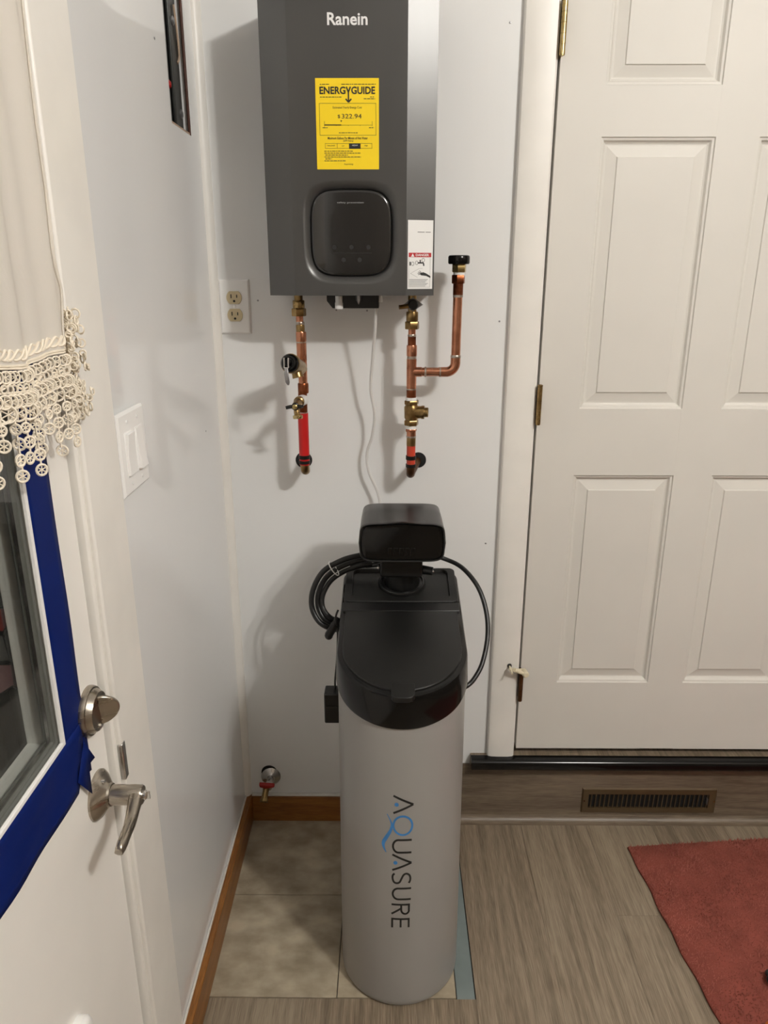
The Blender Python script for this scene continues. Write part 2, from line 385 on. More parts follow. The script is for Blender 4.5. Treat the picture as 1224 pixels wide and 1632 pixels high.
for p in ((227, 690), (328, 687), (246, 61)):
    d = FW + RT * ((p[0] - 612) / F_PX) - UP * ((p[1] - 816) / F_PX); q = CAM + d * ((XL - CAM.x) / d.x)
    MB().rev((XL - 0.001, q.y, q.z), (1, 0, 0), [(0, 0.0022), (0.0016, 0.0022), (0.002, 0.001)], 8).build('nail', 'steel_grey', wl)

wr = MB().box((XR, 0.1, 0), (XR + 0.05, YB, TOP)).build('wall_right', 'darkened_room_paint'); tag(wr, 'darkened right wall of the entry room beyond the red rug', 'wall', kind='structure')
wf = MB().box((XL - 0.02, YB, 0), (XR, YB - 0.05, TOP)).build('wall_front', 'darkened_room_paint'); tag(wf, 'darkened wall behind the camera facing the heater', 'wall', kind='structure')
ce = MB().box((XL - 0.02, YB, TOP), (XR, 0.1, TOP + 0.05)).build('ceiling', 'ceiling_paint'); tag(ce, 'white ceiling above the heater and doors', 'ceiling', kind='structure')

# corner bead
prof = [(XL, 0), (XL + 0.017, 0)] + [(XL + 0.017 * math.cos(a), -0.017 * math.sin(a)) for a in [PI / 2 * i / 6 for i in range(1, 7)]]
b = MB().prism([(p[0], p[1], 0.085) for p in prof], (0, 0, TOP - 0.085)).build('trim_1', 'trim_paint'); tag(b, 'narrow white corner moulding between left and back walls', 'trim', kind='structure')

# oak baseboards with a caulk line
bb = MB().box((XL + 0.018, -0.013, 0), (0.20, 0, 0.083)).build('baseboard_back', 'oak_cross', bevel=0.002); tag(bb, 'oak baseboard on back wall under the red-handled valve', 'baseboard', kind='structure'); ROOT[bb] = Vector((0, 0, 0))
MB().box((XL + 0.018, -0.012, 0.083), (0.20, 0, 0.088)).build('caulk_line', 'caulk', bb, bevel=0.002)
bl = MB().box((XL, CY + 0.002, 0), (XL + 0.018, 0, 0.083)).build('baseboard_left', 'oak', bevel=0.002); tag(bl, 'oak baseboard running along the left wall', 'baseboard', kind='structure'); ROOT[bl] = Vector((0, 0, 0))
MB().box((XL, CY + 0.002, 0.083), (XL + 0.005, 0, 0.089)).build('caulk_line', 'caulk', bl, bevel=0.002)

# ------------------------------------------------------------------ step below the inner door
rs = MB().box((0.2005, -0.004, 0), (XR, -0.0002, 0.188)).build('trim_2', 'riser_wood', bevel=0.0006); tag(rs, 'wood-look step riser board below the white panelled door', 'riser', kind='structure')
qr = [(-0.004, 0.0), (-0.024, 0.0)] + [(-0.004 - 0.020 * math.cos(a), 0.020 * math.sin(a)) for a in [PI / 2 * i / 6 for i in range(1, 7)]]
o = MB().prism([(0.2005, p[0], p[1]) for p in qr], (XR - 0.2005, 0, 0)).build('trim_3', 'riser_wood'); tag(o, 'wood-look quarter round along the foot of the step', 'trim', kind='structure')
nz = [(-0.012, 0.2225), (-0.026, 0.2225), (-0.035, 0.2200), (-0.040, 0.2130), (-0.0405, 0.2040), (-0.038, 0.1940), (-0.030, 0.1885), (-0.012, 0.1885)]
o = MB().prism([(0.2265, p[0], p[1]) for p in nz], (XR - 0.2265, 0, 0)).build('trim_4', 'black_gloss', angle=50); tag(o, 'shiny black stair nosing on the step edge', 'nosing', kind='structure')
o = MB().box((0.2265, -0.0118, 0.1885), (DX1 + 0.019, -0.0002, 0.2212)).box((0.331, -0.0002, 0.1905), (DX1 + 0.019, 0.30, 0.2212)).build('trim_5', 'plank_wood'); tag(o, 'strip of wood flooring showing under the white panelled door', 'flooring', kind='structure')

# ------------------------------------------------------------------ inner door with six panels
d1 = thing('door_1', ((DX0 + DX1) / 2, 0.01, DZ0), 'cream white six-panel door with brass hinges above the step', 'door', kind='structure')
DF, DBK = -0.004, 0.034
cols = [(0.447, 0.688), (0.780, 1.021)]; rows = [(0.445, 1.014), (1.175, 1.753), (1.850, 2.13)]
m = MB()
m.box((DX0, DF, DZ0), (cols[0][0], DBK, DZ1)); m.box((cols[0][1], DF, DZ0 + 0.001), (cols[1][0], DBK, DZ1 - 0.001)); m.box((cols[1][1], DF, DZ0), (DX1, DBK, DZ1))
zz = [DZ0] + [z for r in rows for z in r] + [DZ1]
for k in range(0, 8, 2):
    for c in cols: m.box((c[0] - 0.0005, DF + 0.0003, zz[k]), (c[1] + 0.0005, DBK, zz[k + 1]))
m.build('slab', 'door_paint', d1)
rings = [(0.0, 0.0), (0.0015, 0.0035), (0.006, 0.0045), (0.0095, 0.0105), (0.013, 0.0125), (0.016, 0.0125), (0.0375, 0.0075), (0.0385, 0.0050), (0.0395, 0.0045)]
for c in cols:
    for r in rows:
        loops = []
        for ins, dep in rings:
            y = DF + dep; a, b_, e, f = c[0] + ins, c[1] - ins, r[0] + ins, r[1] - ins
            loops.append([(a, y, e), (b_, y, e), (b_, y, f), (a, y, f)])
        MB().loft(loops, cap0=False).build('panel', 'door_paint', d1, angle=8, fix=False)
MB().box((DX0 + 0.0002, DF - 0.0006, DZ0 + 0.002), (DX0 + 0.012, DF, DZ0 + 0.026)).build('corner_patch', 'door_paint', d1)
def hinge(z0, z1, mat, lab):
    h = MB()
    n = 5; hh = (z1 - z0) / n
    for k in range(n): h.cyl((DX0 - 0.002, -0.0245, z0 + k * hh + 0.0004), (DX0 - 0.002, -0.0245, z0 + (k + 1) * hh - 0.0004), 0.0058, n=16)
    h.cyl((DX0 - 0.002, -0.0245, z0 - 0.001), (DX0 - 0.002, -0.0245, z1 + 0.001), 0.0048, n=12)
    h.rev((DX0 - 0.002, -0.0245, z1), Z3, [(0, 0.0048), (0.001, 0.0062), (0.004, 0.0062), (0.0055, 0.003)], 16)
    h.box((DX0 - 0.0045, -0.021, z0), (DX0 - 0.0025, 0.0, z1)).box((DX0 - 0.0015, -0.021, z0), (DX0 + 0.0005, 0.0, z1))
    o = h.build('hinge', mat, d1); o['label'] = lab
    return o
hinge(1.899, 1.994, 'bright_brass', 'upper bright brass hinge'); hinge(1.142, 1.230, 'brass', 'middle brass hinge')
h3 = hinge(0.402, 0.488, 'bronze', 'lower brown hinge')
ds = MB()
ax = Vector((DX0 - 0.002, -0.0245, 0.4895))
ds.rev(ax, Z3, [(0, 0.0085), (0.004, 0.0085)], 18)
j = at(820, 1068, -0.045)
le = at(812, 1066.5, -0.034); re_ = at(837.5, 1074.5, -0.042)
ds.tube([ax + Vector((0, 0, 0.002)), j], [0.0042, 0.0055], 10); ds.tube([j, le], [0.0055, 0.0042], 10); ds.tube([j, re_], [0.0055, 0.0045], 10)
ds.cyl(Vector((le.x + 0.002, -0.0235, le.z + 0.002)), Vector((le.x + 0.003, -0.060, le.z + 0.002)), 0.0026, n=10)
ds.rev(re_, (0.15, -1, 0), [(-0.020, 0.006), (-0.016, 0.0085), (0.004, 0.0085), (0.007, 0.006)], 16)
o = ds.build('door_stop', 'cream_rubber', h3); o['label'] = 'cream hinge-pin door stop'
tp = MB().rev(Vector((le.x + 0.002, -0.0235, le.z + 0.002)), (0, 1, 0), [(0, 0.0050), (0.0042, 0.0062)], 12).build('stop_pad', 'black_rubber', h3)

# door casing and jamb
cs = [(0.270, 0.0), (0.270, -0.010), (0.273, -0.0145), (0.281, -0.0175), (0.300, -0.0185), (0.325, -0.0185), (0.338, -0.0165), (0.3425, -0.012), (0.3425, 0.10), (0.330, 0.10), (0.330, 0.0)]
o = MB().prism([(p[0], p[1], 0.2228) for p in cs], (0, 0, TOP - 0.2228 - 0.2)).build('trim_6', 'trim_paint', angle=30); tag(o, 'cream painted casing on the hinge side of the panelled door', 'casing', kind='structure')
ct = MB().box((0.331, -0.017, DZ1 + 0.006), (DX1 + 0.08, -0.0005, DZ1 + 0.085)).build('trim_7', 'trim_paint', bevel=0.004); tag(ct, 'cream head casing over the panelled door', 'casing', kind='structure')
co = MB().box((DX1 + 0.004, -0.017, 0.2215), (DX1 + 0.08, -0.0005, DZ1 + 0.005)).build('trim_8', 'trim_paint', bevel=0.004); tag(co, 'cream casing on the latch side of the panelled door', 'casing', kind='structure')

# ------------------------------------------------------------------ air register in the riser
VX0, VX1, VZ0, VZ1 = 0.543, 0.920, 0.030, 0.112
rg = thing('air_register', ((VX0 + VX1) / 2, -0.004, VZ0), 'brown metal air register with slanted louvers set in the step', 'vent')
OX0, OX1, OZ0, OZ1 = 0.561, 0.897, 0.049, 0.094
m = MB(); ly = -0.0045
def rl(x0, x1, z0, z1, y): return [(x0, y, z0), (x1, y, z0), (x1, y, z1), (x0, y, z1)]
m.loft([rl(VX0, VX1, VZ0, VZ1, ly), rl(VX0 + 0.003, VX1 - 0.003, VZ0 + 0.003, VZ1 - 0.003, ly - 0.0045), rl(VX0 + 0.012, VX1 - 0.012, VZ0 + 0.010, VZ1 - 0.010, ly - 0.006),
        rl(OX0, OX1, OZ0, OZ1, ly - 0.006), rl(OX0, OX1, OZ0, OZ1, ly)], False, False)
m.build('frame', 'register_metal', rg, fix=False)
MB().box((OX0 - 0.004, ly + 0.0002, OZ0 - 0.004), (OX1 + 0.004, ly - 0.0006, OZ1 + 0.004)).build('duct_opening', 'dark_void', rg)
nf = 27; lm = None
for k in range(nf):
    x0 = OX0 + (OX1 - OX0) * (k + 0.5) / nf
    if lm is None:
        lo = MB().prism([(x0 - 0.0015, ly - 0.0060, OZ0), (x0 - 0.0005, ly - 0.0062, OZ0), (x0 + 0.0045, ly - 0.0012, OZ0), (x0 + 0.0035, ly - 0.0010, OZ0)], (0.0015, 0, OZ1 - OZ0)).build('louver', 'register_metal', rg)
        lm = lo.data; lx = x0
    else:
        lo = bpy.data.objects.new('louver', lm); COL.objects.link(lo); lo.parent = rg; lo.location = (x0 - lx, 0, 0)
MB().box((OX1 - 0.007, ly - 0.011, 0.064), (OX1 - 0.0045, ly - 0.003, 0.084)).build('damper_lever', 'steel_grey', rg, bevel=0.0006)
for sx in (VX0 + 0.007, VX1 - 0.007): MB().rev((sx, ly - 0.004, 0.071), (0, -1, 0), [(0, 0.003), (0.002, 0.0028), (0.003, 0.001)], 12).build('screw', 'bronze', rg)

# ------------------------------------------------------------------ entry door on the left wall
JX = XL + 0.0
cas = MB().box((JX + 0.0003, CY, 0.0), (JX + 0.016, SY + 0.012, 2.24)).box((JX - 0.04, SY + 0.0125, 0), (JX + 0.010, SY + 0.003, 2.24)).build('trim_9', 'trim_paint', bevel=0.003)
tag(cas, 'white painted casing of the entry door beside the light switch', 'casing', kind='structure'); ROOT[cas] = Vector((0, 0, 0))
o = MB().box((JX + 0.010, SY + 0.0105, 0.775), (JX + 0.0175, SY + 0.024, 0.835)).build('strike_plate', 'chrome', cas, bevel=0.002); o['label'] = 'paint-chipped metal strike plate'
o = MB().box((JX + 0.0003, -1.785, 0), (JX + 0.016, -1.66, 2.24)).build('trim_10', 'trim_paint', bevel=0.003); tag(o, 'white casing on the far edge of the entry door near the camera', 'casing', kind='structure')

d2 = thing('door_2', (XL, -1.24, 0.0), 'white entry door with a taped window and nickel lever on left', 'door', kind='structure')
E0, E1 = SY - 0.003, -1.655
WY0, WY1, WZ0, WZ1 = -0.962, -1.53, 0.930, 1.95
m = MB()
m.box((XL - 0.044, E0, 0.012), (XL, WY0, 2.235)).box((XL - 0.044, WY1, 0.012), (XL, E1, 2.235)).box((XL - 0.044, WY0, 0.012), (XL, WY1, WZ0)).box((XL - 0.044, WY0, WZ1), (XL, WY1, 2.235))
m.build('slab', 'entry_door_paint', d2)
def ring_x(x0, x1, ins0, ins1):
    mm = MB()
    a0, a1, c0, c1 = WY0 - ins0, WY1 + ins0, WZ0 + ins0, WZ1 - ins0; b0, b1, e0, e1 = WY0 - ins1, WY1 + ins1, WZ0 + ins1, WZ1 - ins1
    mm.box((x0, a0, c0), (x1, b0, c1)).box((x0, b1, c0), (x1, a1, c1)).box((x0, b0, c0), (x1, b1, e0)).box((x0, b0, e1), (x1, b1, c1))
    return mm
wn = thing('window_1', (XL - 0.02, -1.24, WZ0), 'dark double-glazed window in the white entry door', 'window', kind='structure')
ring_x(XL - 0.0015, XL + 0.0035, -0.001, 0.0050).build('window_frame', 'plastic_white', wn, bevel=0.001)
ring_x(XL - 0.018, XL - 0.0048, 0.0005, 0.010).build('spacer', 'spacer_grey', wn, bevel=0.001)
ring_x(XL - 0.013, XL - 0.009, 0.010, 0.0115).build('spacer_bar', 'chrome', wn)
MB().box((XL - 0.0046, WY0 - 0.001, WZ0 + 0.001), (XL - 0.0016, WY1 + 0.001, WZ1 - 0.001)).build('pane', 'window_glass', wn)
MB().box((XL - 0.0212, WY0 - 0.001, WZ0 + 0.001), (XL - 0.0182, WY1 + 0.001, WZ1 - 0.001)).build('pane', 'window_glass', wn)
sd = thing('storm_door', (XL - 0.13, -1.2, 0.0), 'pale storm door seen dimly through the entry door window', 'door')
MB().box((XL - 0.150, -0.848, 0.012), (XL - 0.120, -0.885, 2.2)).box((XL - 0.150, -1.57, 0.012), (XL - 0.120, -1.64, 2.2)).box((XL - 0.150, -0.885, 0.012), (XL - 0.120, -1.57, 0.70)).box((XL - 0.150, -0.885, 2.08), (XL - 0.120, -1.57, 2.2)).build('frame', 'storm_frame', sd, bevel=0.003)
MB().box((XL - 0.137, -0.8845, 0.7005), (XL - 0.133, -1.5695, 2.0795)).build('pane', 'window_glass', sd)
o = MB().box((XL - 0.155, -0.818, 0.0), (XL - 0.0445, -0.8465, 2.24)).box((XL - 0.155, -1.655, 0.0), (XL - 0.0445, -1.69, 2.24)).build('trim_11', 'storm_frame', bevel=0.002); tag(o, 'outer jamb of the entry door seen through its window', 'jamb', kind='structure')

# deadbolt
dk = Vector((XL, -0.884, 0.926))
db = MB().rev(dk, X3, [(0, 0.034), (0.004, 0.034), (0.008, 0.0325), (0.0085, 0.030), (0.012, 0.0285), (0.016, 0.026), (0.0165, 0.012)], 36).build('deadbolt', 'satin_nickel', d2); db['label'] = 'satin nickel deadbolt'
tt = [(0.0, 0.023)] + [(0.024 * math.cos(a) * 1.05, 0.023 * math.sin(a)) for a in [PI / 2 - PI * i / 14 for i in range(1, 14)]] + [(0.0, -0.023)]
MB().prism([dk + Vector((0.013 + p[0] + 0.12 * p[1], 0.0028 + 0.45 * p[0] - 0.10 * p[1], p[1])) for p in tt], (0.001, -0.0052, 0)).build('thumb_turn', 'satin_nickel', db, bevel=0.0016)
MB().rev(dk + Vector((0.014, -0.006, -0.019)), X3, [(0, 0.003), (0.004, 0.003), (0.005, 0.0015)], 12).build('screw', 'chrome', db)
# lever
lk = Vector((XL, -0.890, 0.797))
lv = MB().rev(lk, X3, [(0, 0.0345), (0.003, 0.0345), (0.007, 0.031), (0.013, 0.022), (0.017, 0.0165), (0.020, 0.0155), (0.020, 0.012)], 36).build('lever_handle', 'satin_nickel', d2); lv['label'] = 'satin nickel lever handle'
MB().rev(lk, X3, [(0.0195, 0.0125), (0.0205, 0.0138), (0.060, 0.0138), (0.0625, 0.0125), (0.0632, 0.009)], 28).build('neck', 'satin_nickel', lv)
pts = spline([lk + Vector((0.052, 0.004, 0.002)), lk + Vector((0.055, -0.014, -0.002)), lk + Vector((0.0575, -0.040, -0.010)), lk + Vector((0.060, -0.068, -0.010)), lk + Vector((0.060, -0.094, -0.012))], 6)
loops = []
for i, p in enumerate(pts):
    t = i / (len(pts) - 1); hz = 0.0125 - 0.0040 * min(1, t * 1.6); hx = 0.0105 - 0.0045 * min(1, t * 1.5)
    if t > 0.9: hz *= math.sqrt(max(0.08, 1 - ((t - 0.9) / 0.1) ** 2)); hx *= 0.85
    loops.append([p + Vector((hx * math.copysign(abs(math.cos(a)) ** 0.7, math.cos(a)), 0, hz * math.copysign(abs(math.sin(a)) ** 0.7, math.sin(a)))) for a in [2 * PI * k / 16 for k in range(16)]])
MB().loft(loops).build('lever', 'satin_nickel', lv, angle=50)
MB().rev(lk, X3, [(0.062, 0.0065), (0.0665, 0.0065), (0.0680, 0.005)], 20).box(lk + Vector((0.0675, -0.0012, -0.006)), lk + Vector((0.0720, 0.0012, 0.006))).build('privacy_button', 'chrome', lv)
MB().rev(lk + Vector((0.008, -0.004, 0.024)), X3, [(0, 0.0032), (0.006, 0.0032), (0.007, 0.0015)], 12).build('screw', 'chrome', lv)
bp_ = lw0(121, 1650)
o = MB().rev(bp_, X3, [(0, 0.023), (0.010, 0.023), (0.014, 0.020), (0.016, 0.014), (0.0165, 0.004)], 32).build('door_bumper', 'plastic_white', d2); o['label'] = 'round white plastic disc on the lower door'

# blue tape around the window: two strips
def tape(name, corners, lab, nu, nv, wob):
    vs = []; A, B_, C_, D_ = [Vector(c) for c in corners]
    for i in range(nu + 1):
        for k in range(nv + 1):
            u = i / nu; v = k / nv
            p = (A * (1 - u) + B_ * u) * (1 - v) + (D_ * (1 - u) + C_ * u) * v
            vs.append((XL + 0.0008 + wob * (0.5 + 0.5 * math.sin(u * 31 + v * 2.2)) * (0.3 + 0.7 * math.sin(v * 9 + u * 6) ** 2), p.y, p.z))
    fs = [(i * (nv + 1) + k, (i + 1) * (nv + 1) + k, (i + 1) * (nv + 1) + k + 1, i * (nv + 1) + k + 1) for i in range(nu) for k in range(nv)]
    o = MB().add(vs, fs).build(name, 'tape_blue', None, loc=(XL, (A.y + C_.y) / 2, min(A.z, C_.z)))
    sd_ = o.modifiers.new('solid', 'SOLIDIFY'); sd_.thickness = 0.0004; sd_.offset = 1
    return tag(o, lab, 'tape')
tape('tape_strip', [(0, -0.9600, 1.99), (0, -0.9600, 0.866), (0, -0.900, 0.845), (0, -0.900, 1.99)], 'upright strip of blue painter tape right of the dark window', 60, 6, 0.0012)
tape('tape_strip', [(0, -0.944, 0.842), (0, -1.60, 0.868), (0, -1.60, 0.9280), (0, -0.903, 0.9280)], 'level strip of blue painter tape below the dark window', 40, 8, 0.0028)
o = MB().add([(XL + 0.003, -0.915, 0.90), (XL + 0.006, -0.896, 0.862), (XL + 0.004, -0.912, 0.862), (XL + 0.008, -0.922, 0.824), (XL + 0.004, -0.948, 0.862)], [(0, 1, 2), (0, 2, 4), (2, 3, 4)]).build('tape_scrap', 'tape_blue', None, loc=(XL + 0.003, -0.91, 0.835), fix=False)
sd_ = o.modifiers.new('solid', 'SOLIDIFY'); sd_.thickness = 0.0005
tag(o, 'torn pointed end of blue tape at the window corner above lever', 'tape')

# figure-shaped window cling behind the glass
def lw(px, py, off=-0.050):
    d = FW + RT * ((px - 612) / F_PX) - UP * ((py - 816) / F_PX); return CAM + d * ((XL + off - CAM.x) / d.x)
ck = thing('suncatcher', lw(25, 1105), 'dark pinkish leaded suncatcher hanging behind the entry door glass', 'ornament')
def cl(pts, mat, name):
    P = [lw(*p) for p in pts]
    MB().prism(P, (-0.0015, 0, 0)).build(name, mat, ck)
    MB().tube([p + Vector((-0.0007, 0, 0)) for p in P], 0.0016, 6, closed=True).build('lead_line', 'black_ink', ck)
cl([(37, 914), (17, 959), (13, 1000), (32, 1020), (41, 1028), (52, 990), (54, 950), (48, 928)], 'cling_pink', 'wing')
cl([(12, 1001), (7, 1022), (17, 1056), (42, 1060), (40, 1036), (30, 1020)], 'cling_grey', 'body')
cl([(17, 1058), (42, 1061), (37, 1102), (20, 1094), (-8, 1112), (-14, 1060)], 'cling_pink', 'tail')
cl([(11, 975), (12, 996), (4, 1008), (-8, 1004), (-12, 985), (-4, 970), (6, 968)], 'cling_red', 'wing')
cl([(-12, 1010), (4, 1012), (8, 1024), (16, 1054), (-14, 1056)], 'cling_grey', 'body')

# ------------------------------------------------------------------ sheer curtain with crochet lace hem
cu = thing('lace_curtain', (XL + 0.03, -1.15, 1.30), 'sheer white curtain with crochet lace hem hung on the entry door', 'curtain')
EDGE = sorted((lw0(px, py, 0.022).z, lw0(px, py, 0.022).y) for px, py in ((34, -60), (41, 0), (51, 90), (64, 203), (80, 312), (88, 410), (104, 460), (106, 504), (106, 540)))
def redge(z):
    if z <= EDGE[0][0]: return EDGE[0][1]
    for (z0, y0), (z1, y1) in zip(EDGE[:-1], EDGE[1:]):
        if z <= z1: return y0 + (y1 - y0) * (z - z0) / (z1 - z0)
    return EDGE[-1][1]
def cx(y, z=1.4):
    return XL + 0.030 + 0.0035 * math.sin(y * 62 + 0.8) + 0.002 * math.sin(y * 143 + z * 3) - 0.010 * math.exp(-((y - redge(z)) / 0.014) ** 2)
vs = []; NU, NV = 120, 50
for k in range(NV + 1):
    z = 1.394 + (2.10 - 1.394) * k / NV
    for i in range(NU + 1):
        y = redge(z) - 0.74 * i / NU
        vs.append((cx(y, z), y, z + 0.006 * math.sin(y * 40) * (1 - k / NV)))
fs = [(k * (NU + 1) + i, k * (NU + 1) + i + 1, (k + 1) * (NU + 1) + i + 1, (k + 1) * (NU + 1) + i) for k in range(NV) for i in range(NU)]
MB().add(vs, fs).build('cloth_panel', 'sheer_cloth', cu, fix=False, angle=180)
# stitched side hem
MB().tube([(cx(redge(z), z) + 0.001, redge(z), z) for z in [1.408 + 0.69 * i / 60 for i in range(61)]], 0.0022, 6).build('side_hem', 'sheer_cloth', cu)
MB().tube([(cx(redge(z) - 0.028, z) + 0.0015, redge(z) - 0.028, z) for z in [1.408 + 0.69 * i / 60 for i in range(61)]], 0.0012, 6).build('side_hem', 'sheer_cloth', cu)
lace = MB(); Yr, Yl = redge(1.40), redge(1.40) - 0.735
ys = [Yr + (Yl - Yr) * i / 500 for i in range(501)]
def lz(y): return 1.406 + 0.003 * math.sin(y * 40)
for ph in (0, 2 * PI / 3, 4 * PI / 3): lace.tube([(cx(y) + 0.0015 * math.cos(y * 190 + ph), y, lz(y) + 0.0048 * math.sin(y * 190 + ph)) for y in ys], 0.0015, 5)
for dz in (-0.010, -0.0125, -0.036): lace.tube([(cx(y), y, lz(y) + dz) for y in ys[::2]], 0.0013, 5)
lace.tube([(cx(y), y, lz(y) - 0.030 - 0.003 * math.sin(y * 150)) for y in ys], 0.0013, 5)
def ring(mb, y, z, R, r, tilt=0.0, n=14, m=5, spokes=True):
    c = Vector((cx(y) + 0.001, y, z)); a1 = Vector((math.sin(tilt), math.cos(tilt), 0)); a2 = Z3
    mb.tube([c + (a1 * math.cos(2 * PI * i / n) + a2 * math.sin(2 * PI * i / n)) * R for i in range(n)], r, m, closed=True)
    if spokes:
        for g in (0.4, 0.4 + PI / 3, 0.4 + 2 * PI / 3):
            e = (a1 * math.cos(g) + a2 * math.sin(g)) * R; mb.tube([c - e, c + e], r * 0.5, 4)
y = Yr - 0.003; k = 0
while y > Yl:
    ring(lace, y, lz(y) - 0.021, 0.0058, 0.0011, 0.5, 10, 5, k % 2 == 0)
    ring(lace, y - 0.006, lz(y) - 0.044, 0.0066, 0.0012, 0.7, 12, 5, True)
    if k % 2 == 0: ring(lace, y - 0.004, lz(y) - 0.056, 0.0080, 0.0013, 0.8, 12, 5, True)
    ring(lace, y - 0.004, lz(y) - 0.032, 0.0042, 0.0012, 0.3, 9, 4, False)
    y -= 0.0095; k += 1
lace.tube([(cx(y), y, lz(y) - 0.055 - 0.010 * abs(math.sin(y * 62))) for y in ys], 0.0016, 5)
# bunched end at the free edge
for i in range(150):
    z = random.uniform(1.318, 1.440); w_ = 0.006 + 0.016 * min(1, (1.440 - z) / 0.05)
    yy = redge(z) + random.uniform(-0.022, w_); c = Vector((cx(yy) + random.uniform(0.0, 0.012), yy, z)); g = random.uniform(0, 2 * PI)
    a1 = Vector((math.sin(g), math.cos(g), 0)); R_ = random.uniform(0.0028, 0.0055)
    lace.tube([c + (a1 * math.cos(2 * PI * q / 9) + Z3 * math.sin(2 * PI * q / 9)) * R_ for q in range(9)], 0.0012, 4, closed=True)
lace.build('lace_band', 'lace_thread', cu, fix=False)
lens = [2, 4, 2, 3, 4, 2, 3, 4, 3, 4, 2, 4, 3, 4]
for i, n in enumerate(lens + lens[2:] + lens[1:11]):
    y = Yr + 0.006 - 0.0195 * i + random.uniform(-0.003, 0.003); z = lz(y) - 0.062; m = MB()
    for q in range(n):
        R = 0.0058 if q else 0.0050
        zc = z - R - 0.0045; ring(m, y + random.uniform(-0.002, 0.002), zc, R, 0.0014, random.uniform(0.2, 1.5), 14, 5, True)
        m.tube([(cx(y) + 0.001, y, z + 0.002), (cx(y) + 0.001, y, z - 0.006)], 0.0012, 5); z = zc - R
    m.build('tassel', 'lace_thread', cu, fix=False)
MB().cyl((XL + 0.030, -0.80, 2.10), (XL + 0.030, -1.62, 2.10), 0.006).build('curtain_rod', 'plastic_white', cu)

# ------------------------------------------------------------------ electrical panel in the opening
ep = thing('breaker_panel', (XL - 0.04, -0.152, 1.75), 'dark grey metal panel recessed in the slot in the left wall', 'panel')
pz0 = HZ0 + 0.007
MB().box((XL - 0.018, HY0 - 0.03, pz0), (XL - 0.014, -0.166, 2.25)).build('cover_plate', 'panel_box_metal', ep, bevel=0.001)
MB().box((XL - 0.018, -0.147, pz0), (XL - 0.011, -0.097, 2.25)).build('side_rail', 'panel_box_metal', ep, bevel=0.002)
MB().box((XL - 0.040, -0.0965, pz0), (XL - 0.016, -0.090, 2.25)).build('box_edge', 'panel_box_metal', ep, bevel=0.001)
for sy, sz in ((-0.112, 1.777), (-0.126, 1.932), (-0.190, 1.785), (-0.118, 2.08)):
    MB().rev((XL - 0.0145 if sy < -0.15 else XL - 0.0115, sy, sz), X3, [(0, 0.0085), (0.002, 0.0085), (0.004, 0.006), (0.005, 0.002)], 16).build('screw', 'steel_grey', ep)
MB().tube(spline([(XL - 0.008, -0.120, 1.96), (XL - 0.007, -0.112, 1.92), (XL - 0.008, -0.104, 1.88), (XL - 0.010, -0.112, 1.865)], 6), 0.0022, 8).build('wire', 'cut_board', ep)
wz = lw0(271, 132)
o = MB().rev((XL - 0.006, HY0 + 0.006, wz.z), (0.3, 0.5, -0.5), [(-0.008, 0.003), (-0.004, 0.0065), (0.004, 0.0075), (0.010, 0.004)], 16).build('wire_nut', 'red_paint', ep); o['label'] = 'small red wire nut'

# ------------------------------------------------------------------ light switch on the left wall
ls = thing('light_switch', (XL, -0.626, 1.16), 'white double rocker light switch on the left wall', 'switch')
LY0, LY1, LZ0, LZ1 = -0.694, -0.578, 1.162, 1.286
MB().box((XL, LY0 + 0.010, LZ0 + 0.010), (XL + 0.0062, LY1 - 0.010, LZ1 - 0.010)).build('back_plate', 'plastic_white', ls)
m = MB()
def yl(i, x): return [(x, LY0 + i, LZ0 + i), (x, LY1 - i, LZ0 + i), (x, LY1 - i, LZ1 - i), (x, LY0 + i, LZ1 - i)]
m.loft([yl(0, XL + 0.0060), yl(0, XL + 0.0090), yl(0.0035, XL + 0.0120), yl(0.012, XL + 0.0125)])
m.build('cover_plate', 'plastic_white', ls)
for k, yc in enumerate((-0.659, -0.613)):
    MB().box((XL + 0.012, yc - 0.0165, 1.190), (XL + 0.0132, yc + 0.0165, 1.257)).build('bezel', 'plastic_white', ls, bevel=0.0006)
    t0, t1 = ((0.0165, 0.0140) if k else (0.0140, 0.0185))
    ro = MB().add([(XL + 0.012, yc - 0.0145, 1.192), (XL + 0.012, yc + 0.0145, 1.192), (XL + 0.012, yc + 0.0145, 1.255), (XL + 0.012, yc - 0.0145, 1.255),
              (XL + t0 + 0.003, yc - 0.0145, 1.192), (XL + t0 + 0.003, yc + 0.0145, 1.192), (XL + t1, yc + 0.0145, 1.255), (XL + t1, yc - 0.0145, 1.255),
              (XL + 0.0155, yc - 0.0145, 1.222), (XL + 0.0155, yc + 0.0145, 1.222)],
             [(0, 1, 2, 3), (4, 5, 9, 8), (8, 9, 6, 7), (0, 4, 8, 7, 3), (1, 2, 6, 9, 5), (0, 1, 5, 4), (3, 7, 6, 2)]).build('rocker', 'plastic_white', ls, bevel=0.0008)
    for zc in (1.177, 1.271): MB().rev((XL + 0.0125, yc, zc), X3, [(0, 0.003), (0.001, 0.003), (0.0014, 0.0015)], 12).build('screw', 'label_white', ls)

